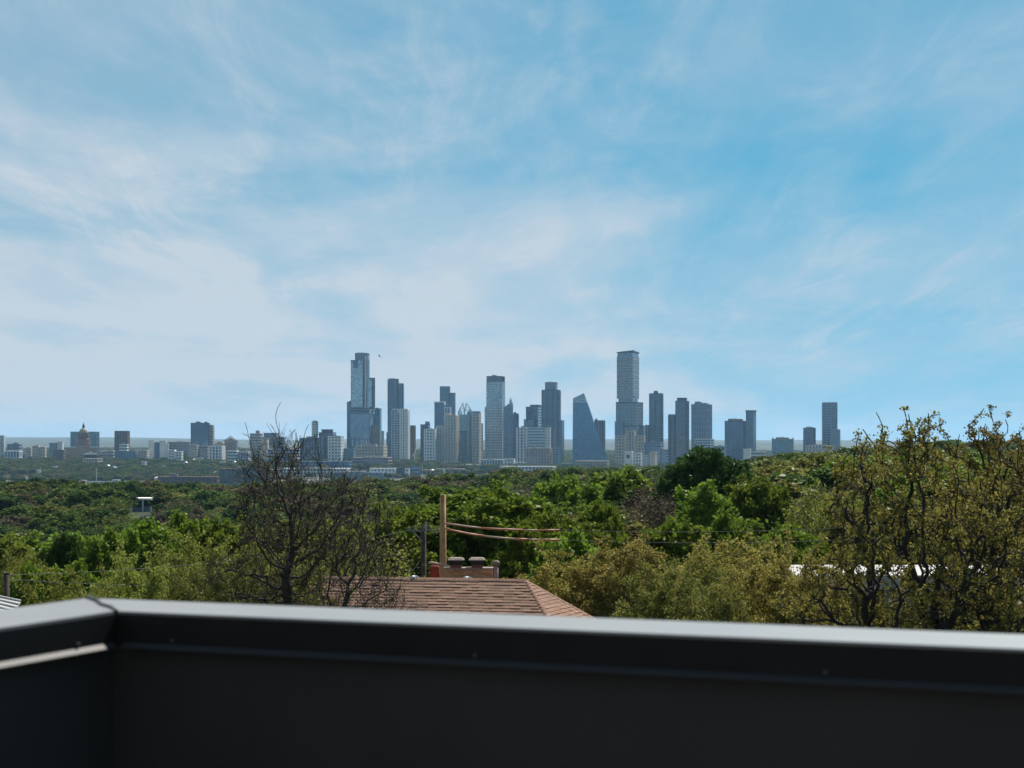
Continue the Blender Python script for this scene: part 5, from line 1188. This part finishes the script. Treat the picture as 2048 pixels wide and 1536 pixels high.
for px in (912, 954):
    xx = P(px, 0, 93.4).x - HO.x; yy = y0 + 0.45; u_ = 93.4 / F
    MB().box(xx - 11 * u_, xx + 11 * u_, yy - 0.26, yy + 0.26, zt_ + 0.04, zt_ + 6 * u_ + 0.04).build('flue', clay_m, ch)
    MB().box(xx - 12.5 * u_, xx + 12.5 * u_, yy - 0.3, yy + 0.3, zt_ + 6 * u_ + 0.042, zt_ + 17 * u_).build('spark_screen', black_m, ch)
    zc = zt_ + 17 * u_
    MB().raw([(xx + sx_ * 16.5 * u_, yy + sy_ * 0.42, zc - 0.03) for sx_, sy_ in ((-1, -1), (1, -1), (1, 1), (-1, 1))] + [(xx + sx_ * 16.5 * u_, yy + sy_ * 0.42, zc + 0.02) for sx_, sy_ in ((-1, -1), (1, -1), (1, 1), (-1, 1))] +
             [(xx + sx_ * 12 * u_, yy + sy_ * 0.28, zc + 0.12) for sx_, sy_ in ((-1, -1), (1, -1), (1, 1), (-1, 1))],
             [(3, 2, 1, 0)] + [(i, (i + 1) % 4, (i + 1) % 4 + 4, i + 4) for i in range(4)] + [(i + 4, (i + 1) % 4 + 4, (i + 1) % 4 + 8, i + 8) for i in range(4)] + [(8, 9, 10, 11)]).build('flue_lid', rust_m, ch)
vp = P(992, 1162, 92.6) - HO; u_ = 92.6 / F
MB().lathe([(0.14, vp.z - 0.9), (0.12, vp.z + 0.02), (0.115, vp.z + 30 * u_)], 12, (vp.x, vp.y)).build('vent_pipe', material('pinkish_pipe', (0.36, 0.25, 0.21), 0.8, var=0.3, vscale=5), house, smooth=True)
MB().lathe([(0.12, vp.z + 30 * u_), (0.19, vp.z + 33 * u_), (0.195, vp.z + 37 * u_), (0.12, vp.z + 40.5 * u_), (0.02, vp.z + 41 * u_)], 12, (vp.x, vp.y)).build('vent_cap', rust_m, house, smooth=True)
alu = material('vent_aluminium', (0.55, 0.55, 0.54), 0.4, 0.6)
for px, py in ((935, 1164), (829, 1162)):
    vp = P(px, py, 91.2) - HO; tv = empty('turbine_vent', tuple(vp)); tv.parent = house
    MB().lathe([(0.16, -0.35), (0.16, 0.0), (0.27, 0.04), (0.27, 0.07)], 14).build('collar', alu, tv)
    MB().lathe([(0.20, 0.06), (0.24, 0.12), (0.21, 0.19), (0.10, 0.24)], 14).build('turbine_core', black_m, tv, smooth=True)
    vane = MB()
    for k in range(16):
        a = k * 2 * math.pi / 16; pts = []
        for t_ in (0, .25, .5, .75, 1): 
            ph = t_ * math.pi / 2 * 0.95; rr_ = 0.27 * math.cos(ph) + 0.02; aa = a + t_ * 0.6; pts.append((rr_ * math.cos(aa), rr_ * math.sin(aa), 0.06 + 0.21 * math.sin(ph)))
        vane.tube(pts, 0.018, 4)
    vane.build('vane_ring', alu, tv)

# ------------------------------------------------------------------ utility poles, covers, wires
wood_new = material('new_pole_wood', (0.46, 0.29, 0.145), 0.85, spec=0.2, col2=(0.29, 0.155, 0.075), vscale=2.5, bump=0.4, bscale=14)
wood_old = material('old_pole_wood', (0.045, 0.035, 0.030), 0.9, spec=0.2, col2=(0.075, 0.058, 0.048), vscale=4)
wood_grey = material('weathered_wood', (0.16, 0.15, 0.14), 0.9, var=0.3, vscale=4)
steel_m = material('galvanised', (0.35, 0.36, 0.37), 0.5, 0.5)
or_m = material('orange_cover', (0.50, 0.19, 0.095), 0.5, var=0.2, vscale=1.5)
grey_m = material('faded_cover', (0.46, 0.31, 0.23), 0.6, var=0.2, vscale=1.5)
wire_m = material('wire', (0.10, 0.10, 0.10), 0.8, spec=0.1)
dP = 99.0; b = P(886, 990, dP); g = zt(b.x, dP)
pole = empty('utility_pole', (b.x, dP, g)); tag(pole, 'new pale wooden utility pole without crossarm behind the chimney', 'pole')
u_ = dP / F
MB().lathe([(8.2 * u_, -0.5), (7.2 * u_, (b.z - g) * 0.6), (5.6 * u_, b.z - g)], 12).build('shaft', wood_new, pole, smooth=True)
MB().lathe([(5.65 * u_, b.z - g), (5.2 * u_, b.z - g + 0.03)], 12).build('pole_top', material('cut_wood', (0.5, 0.36, 0.2), 0.9), pole)
kn = MB()
for k, z in enumerate((2.2, 3.3, 4.1, 5.4, 6.3)):
    a = -1.2 - 0.35 * (k % 3); kn.lathe([(0.035, z - 0.05), (0.04, z), (0.03, z + 0.05)], 6, (math.cos(a) * 0.17, math.sin(a) * 0.17))
kn.build('knot', wood_old, pole)
d2 = 106.0; b = P(847, 1050, d2); g = zt(b.x, d2); pole2 = empty('utility_pole', (b.x, d2, g)); tag(pole2, 'old dark utility pole with a grey crossarm left of the pale pole', 'pole')
u_ = d2 / F; H2 = b.z - g
MB().lathe([(6.6 * u_, -0.5), (5.0 * u_, H2)], 10).build('shaft', wood_old, pole2, smooth=True)
zc = P(0, 1061, d2).z - g
MB().box(-32 * u_, 32 * u_, -0.28, -0.17, zc - 0.04, zc + 0.04).build('crossarm', wood_grey, pole2)
MB().lathe([(0.05, H2 - 0.3), (0.05, H2 + 7 * u_)], 6, (5 * u_, -0.2)).build('bracket', steel_m, pole2)
MB().tube([(-20 * u_, -0.2, zc - 0.05), (-2 * u_, -0.2, zc - 0.62)], 0.02, 4).build('brace', steel_m, pole2)
for xx in (-28, -16, 16, 28): MB().lathe([(0.03, zc + 0.05), (0.055, zc + 0.09), (0.055, zc + 0.15), (0.03, zc + 0.19)], 8, (xx * u_, -0.22)).build('insulator', material('insulator', (0.2, 0.22, 0.22), 0.3), pole2)
# sagging orange line covers
def cover(label, pts, segs, dd):
    P3 = [P(x, y, dd) for x, y in pts]; o0 = P3[0]; e = empty('line_cover', tuple(o0)); tag(e, label, 'line cover', 'orange covers on the power lines')
    n = len(P3)
    for (i0, i1, mt, r) in segs:
        MB().tube([p - o0 for p in P3[i0:i1 + 1]], r, 8).build('cover_section', mt, e, smooth=True)
    return e
cover('upper orange and grey rubber cover sagging right from the pale pole', [(888, 1046), (915, 1050), (940, 1053.5), (962, 1056), (985, 1057.5), (1010, 1058.8), (1046, 1060), (1075, 1060.5), (1119, 1060)],
      [(0, 3, grey_m, 0.045), (3, 6, or_m, 0.052), (6, 7, grey_m, 0.045), (7, 8, or_m, 0.045)], 98.6)
cover('lower orange rubber cover sagging right from the pale pole', [(890, 1057), (915, 1063), (940, 1068), (968, 1072), (1000, 1075.5), (1030, 1078), (1055, 1079), (1078, 1079.6), (1120, 1080)],
      [(0, 3, or_m, 0.055), (3, 5, grey_m, 0.05), (5, 6, or_m, 0.06), (6, 7, grey_m, 0.045), (7, 8, or_m, 0.055)], 98.6)
# orange blanket bundled over the line at the pole foot
e0 = P(869, 1160, 97.4); bl = empty('line_blanket', tuple(e0)); tag(bl, 'red-orange insulating blanket hung at the foot of the pale pole', 'blanket')
u_ = 97.4 / F; v = []; f = []; rs = random.Random(6); rows_ = [(-13, 12, 0), (-12, 12, 8), (-10.5, 11, 16), (-9.5, 10.5, 23), (-9, 10, 29), (-8, 9, 32)]
for (a, b2, z) in rows_:
    for k in range(12):
        t_ = k / 12 * 2 * math.pi; w = (b2 - a) / 2; v.append((((a + b2) / 2 + w * math.cos(t_)) * u_ + rs.uniform(-.015, .015), math.sin(t_) * (0.2 + 0.03 * math.sin(5 * t_)) + rs.uniform(-.02, .02), z * u_ - 0.1))
for j in range(len(rows_) - 1):
    for k in range(12): f.append((j * 12 + k, j * 12 + (k + 1) % 12, (j + 1) * 12 + (k + 1) % 12, (j + 1) * 12 + k))
f.append(tuple(range(60, 72))); f.append(tuple(range(11, -1, -1)))
obj('cloth', pydata('blanket', v, f, True), material('blanket', (0.34, 0.045, 0.02), 0.8, var=0.4, vscale=4), bl)
MB().tube([(-13 * u_, -0.12, 34 * u_), (-6 * u_, -0.14, 35 * u_), (6 * u_, -0.12, 33 * u_), (20 * u_, -0.05, 30 * u_), (30 * u_, 0, 28 * u_)], [0.05, 0.075, 0.06, 0.055, 0.055], 8).build('cover_tube', grey_m, bl, smooth=True)
# thin wires
def wire(label, a, b2, sag, r=0.011):
    a = Vector(a); b2 = Vector(b2); pts = [a.lerp(b2, t_ / 14) - Vector((0, 0, sag * 4 * (t_ / 14) * (1 - t_ / 14))) for t_ in range(15)]
    o = MB().tube([p - a for p in pts], r, 4).build('power_line', wire_m, loc=tuple(a)); tag(o, label, 'cable', 'thin power lines')
wire('upper thin power line running right from the orange cover ends', P(1119, 1060, 98.6), P(1900, 1040, 118), 0.35)
wire('lower thin power line running right from the orange cover ends', P(1120, 1080, 98.6), P(1900, 1066, 118), 0.35)
wire('thin line between the two utility poles', P(820, 1054, 106), P(885, 1054, 99), 0.05)
wire('long line from the old pole crossarm off to the left', P(818, 1060, 106), P(14, 1150, 70), 0.5)
wire('second line from the old pole off to the left, lower', P(840, 1135, 106), P(14, 1158, 70), 0.6)
wire('guy wire slanting down from the old dark pole', P(845, 1115, 106), P(790, 1190, 100), 0.0)
# dark pole and ribbed metal roof at the left edge
b = P(13, 1146, 66); g = zt(b.x, 66); lp = empty('utility_pole', (b.x, 66, g)); tag(lp, 'short dark square-topped pole at the left edge of the photo', 'pole')
MB().lathe([(0.14, -0.4), (0.105, b.z - g)], 10).build('shaft', wood_old, lp, smooth=True)
MB().lathe([(0.112, b.z - g - 0.06), (0.112, b.z - g + 0.015)], 10).build('pole_cap', material('pole_cap', (0.02, 0.02, 0.02), 0.6), lp)
p0 = P(42, 1203, 40.0); gl = zt(p0.x, 40)
sh = empty('metal_roof_shed', (p0.x, 40, gl)); tag(sh, 'corner of a ribbed grey metal roof at the left edge above the parapet', 'shed')
zr = p0.z - gl; rise = 12 / F * 40
rib = material('ribbed_metal', (0.42, 0.43, 0.43), 0.35, 0.7); 
MB().raw([(0, 0, zr), (0, -1.4, zr - 0.42), (-2.6, -1.4, zr - 0.02 + 0.2), (-2.6, 0, zr + 0.55), (0, 0, zr - .03), (0, -1.4, zr - .45), (-2.6, -1.4, zr + .14), (-2.6, 0, zr + .52)],
         [(0, 3, 2, 1), (4, 5, 6, 7), (0, 1, 5, 4), (1, 2, 6, 5), (2, 3, 7, 6), (3, 0, 4, 7)]).build('roof_sheet', rib, sh)
for k in range(9):
    t_ = k / 8.0; a = Vector((0, -1.4 * t_, zr - 0.42 * t_ + 0.02)); c = Vector((-2.6, -1.4 * t_, zr + 0.55 - 0.37 * t_ + 0.02))
    MB().tube([a, c], 0.018, 5).build('rib', dark_m if k % 1 else rib, sh)
MB().box(-2.5, -0.1, -1.3, -0.08, -0.3, zr - 0.46).build('wall', wallm('beige'), sh)

# ------------------------------------------------------------------ long low building with white roof behind the right-hand oaks
dW = 100.0; a = P(1585, 1137, dW); g = zt(5, dW) - 0.2
wr = empty('white_roof_building', (P(1820, 0, dW).x, dW, g)); tag(wr, 'long low building with a white flat roof behind the right-hand oaks', 'building'); wx = P(1820, 0, dW).x
X = lambda px: P(px, 0, dW).x - wx
Z = lambda py: P(0, py, dW).z - g
whitem = material('white_membrane', (0.34, 0.33, 0.32), 0.7, var=0.12, vscale=0.6)
MB().box(X(1590), X(2200), 0.0, 9.0, Z(1178), Z(1152)).build('roof', whitem, wr)
MB().box(X(1590) - 0.2, X(2200) + .2, -0.25, 0.0 - 0.003, Z(1183), Z(1150)).build('roof_fascia', whitem, wr)
MB().box(X(1600), X(2190), 0.5, 8.6, -0.5, Z(1178.5)).build('wall', material('grey_stucco', (0.30, 0.31, 0.325), 0.85, var=0.12, vscale=1.0), wr)
for k, px in enumerate((1700, 1760, 1938, 2000)):
    o = MB().box(X(px), X(px + 12), 0.42, 0.498, Z(1255), Z(1190)).build('window', glassm('teal'), wr)
    MB().box(X(px) - 0.06, X(px + 12) + 0.06, 0.36, 0.418, Z(1190) + 0.003, Z(1190) + 0.07).box(X(px + 6) - .02, X(px + 6) + .02, 0.38, 0.419, Z(1255), Z(1190)).build('window_frame', whitem, o)
sl_ = MB().raw([(X(1960), -0.3, Z(1178)), (X(2200), -0.3, Z(1178)), (X(2200), -2.6, Z(1215)), (X(1960), -2.6, Z(1215)), (X(1960), -0.3, Z(1180)), (X(2200), -0.3, Z(1180)), (X(2200), -2.6, Z(1217)), (X(1960), -2.6, Z(1217))],
               [(0, 3, 2, 1), (4, 5, 6, 7), (0, 1, 5, 4), (1, 2, 6, 5), (2, 3, 7, 6), (3, 0, 4, 7)]); sl_.build('awning', MATS['grey_stucco'], wr)
MB().tube([(X(1962), -2.55, -0.5), (X(1962), -2.55, Z(1216))], 0.06, 8).build('awning_post', dark_m, wr)

# ------------------------------------------------------------------ birds
def bird(px, py, d, span, bank, label, group=None, fold=0.5):
    loc = P(px, py, d); s_ = span / 2; v = []; f = []
    prof = [(-0.42, 0.01, 0), (-0.30, 0.05, 0), (-0.1, 0.085, 0), (0.12, 0.08, 0), (0.26, 0.045, 0.01), (0.33, 0.05, 0.02), (0.42, 0.008, 0.01)]
    n = 8
    for y, r, z in prof:
        for k in range(n):
            a = 2 * math.pi * k / n; v.append((r * math.cos(a), y, z + r * 0.8 * math.sin(a)))
    for j in range(len(prof) - 1):
        for k in range(n): f.append((j * n + k, j * n + (k + 1) % n, (j + 1) * n + (k + 1) % n, (j + 1) * n + k))
    f += [tuple(range(n - 1, -1, -1)), tuple(range((len(prof) - 1) * n, len(prof) * n))]
    b_ = len(v)
    for sd in (-1, 1):      # wing: root, elbow, tip, with thickness
        sec = [(0.04, 0.16, -0.16, 0.03), (0.45, 0.24, -0.10, 0.03 + fold * 0.5), (0.75, 0.16, -0.10, 0.03 + fold * 0.42), (1.0, -0.05, -0.12, 0.03 + fold * 0.15)]
        b_ = len(v)
        for x, yf, yb, z in sec:
            v += [(sd * x, yf, z), (sd * x, yb, z), (sd * x, yb, z - 0.025), (sd * x, yf, z - 0.03)]
        for j in range(3):
            for k in range(4): f.append((b_ + j * 4 + k, b_ + j * 4 + (k + 1) % 4, b_ + (j + 1) * 4 + (k + 1) % 4, b_ + (j + 1) * 4 + k))
        f.append((b_ + 12, b_ + 13, b_ + 14, b_ + 15))
    b_ = len(v); v += [(-0.10, -0.62, 0), (0.10, -0.62, 0), (0.04, -0.36, 0.015), (-0.04, -0.36, 0.015), (0, -0.5, -0.02)]; f += [(b_, b_ + 1, b_ + 2, b_ + 3), (b_, b_ + 4, b_ + 1), (b_ + 1, b_ + 4, b_ + 2), (b_ + 2, b_ + 4, b_ + 3), (b_ + 3, b_ + 4, b_)]
    o = obj('bird', pydata('bird', [(x * s_, y * s_, z * s_) for x, y, z in v], f), material('black_feather', (0.012, 0.012, 0.013), 0.6), loc=tuple(loc), rot=(R(10), bank, R(115)))
    tag(o, label, 'bird', group)
bird(758.5, 713, 260, 0.85, R(-28), 'black bird with raised wings right of the tallest slim tower', 'birds over the city', 0.9)
for k, (x, y) in enumerate(((741, 649), (747, 650.5), (750.5, 651), (754.5, 652), (757.5, 652.4))):
    bird(x, y, 700, 0.75, R(10), 'tiny distant bird flying in a line high above the tallest slim tower', 'line of birds high over the city', 0.3)
bird(692.5, 633, 600, 0.8, R(8), 'lone tiny bird highest, left above the line of birds', 'birds over the city', 0.3)
bird(1024.5, 673, 600, 0.9, R(5), 'lone tiny bird above the middle of the skyline', 'birds over the city', 0.25)
bird(1334, 739, 500, 0.4, R(5), 'tiny bird right of the offset-block tower', 'birds over the city', 0.25)

# ------------------------------------------------------------------ haze: the air itself
hz = MB().box(-34000, 34000, -34000, 34000, -75, 268).build('haze', None)
hm = bpy.data.materials.new('haze'); hm.use_nodes = True; t = hm.node_tree; t.nodes.clear()
pv = t.nodes.new('ShaderNodeVolumePrincipled'); pv.inputs['Density'].default_value = HAZE; pv.inputs['Color'].default_value = (0.42, 0.70, 1.0, 1); pv.inputs['Anisotropy'].default_value = 0.2
mo = t.nodes.new('ShaderNodeOutputMaterial'); t.links.new(pv.outputs[0], mo.inputs['Volume']); hz.data.materials.append(hm)
tag(hz, 'thin bluish haze lying over the city and hills', 'haze', kind='stuff')
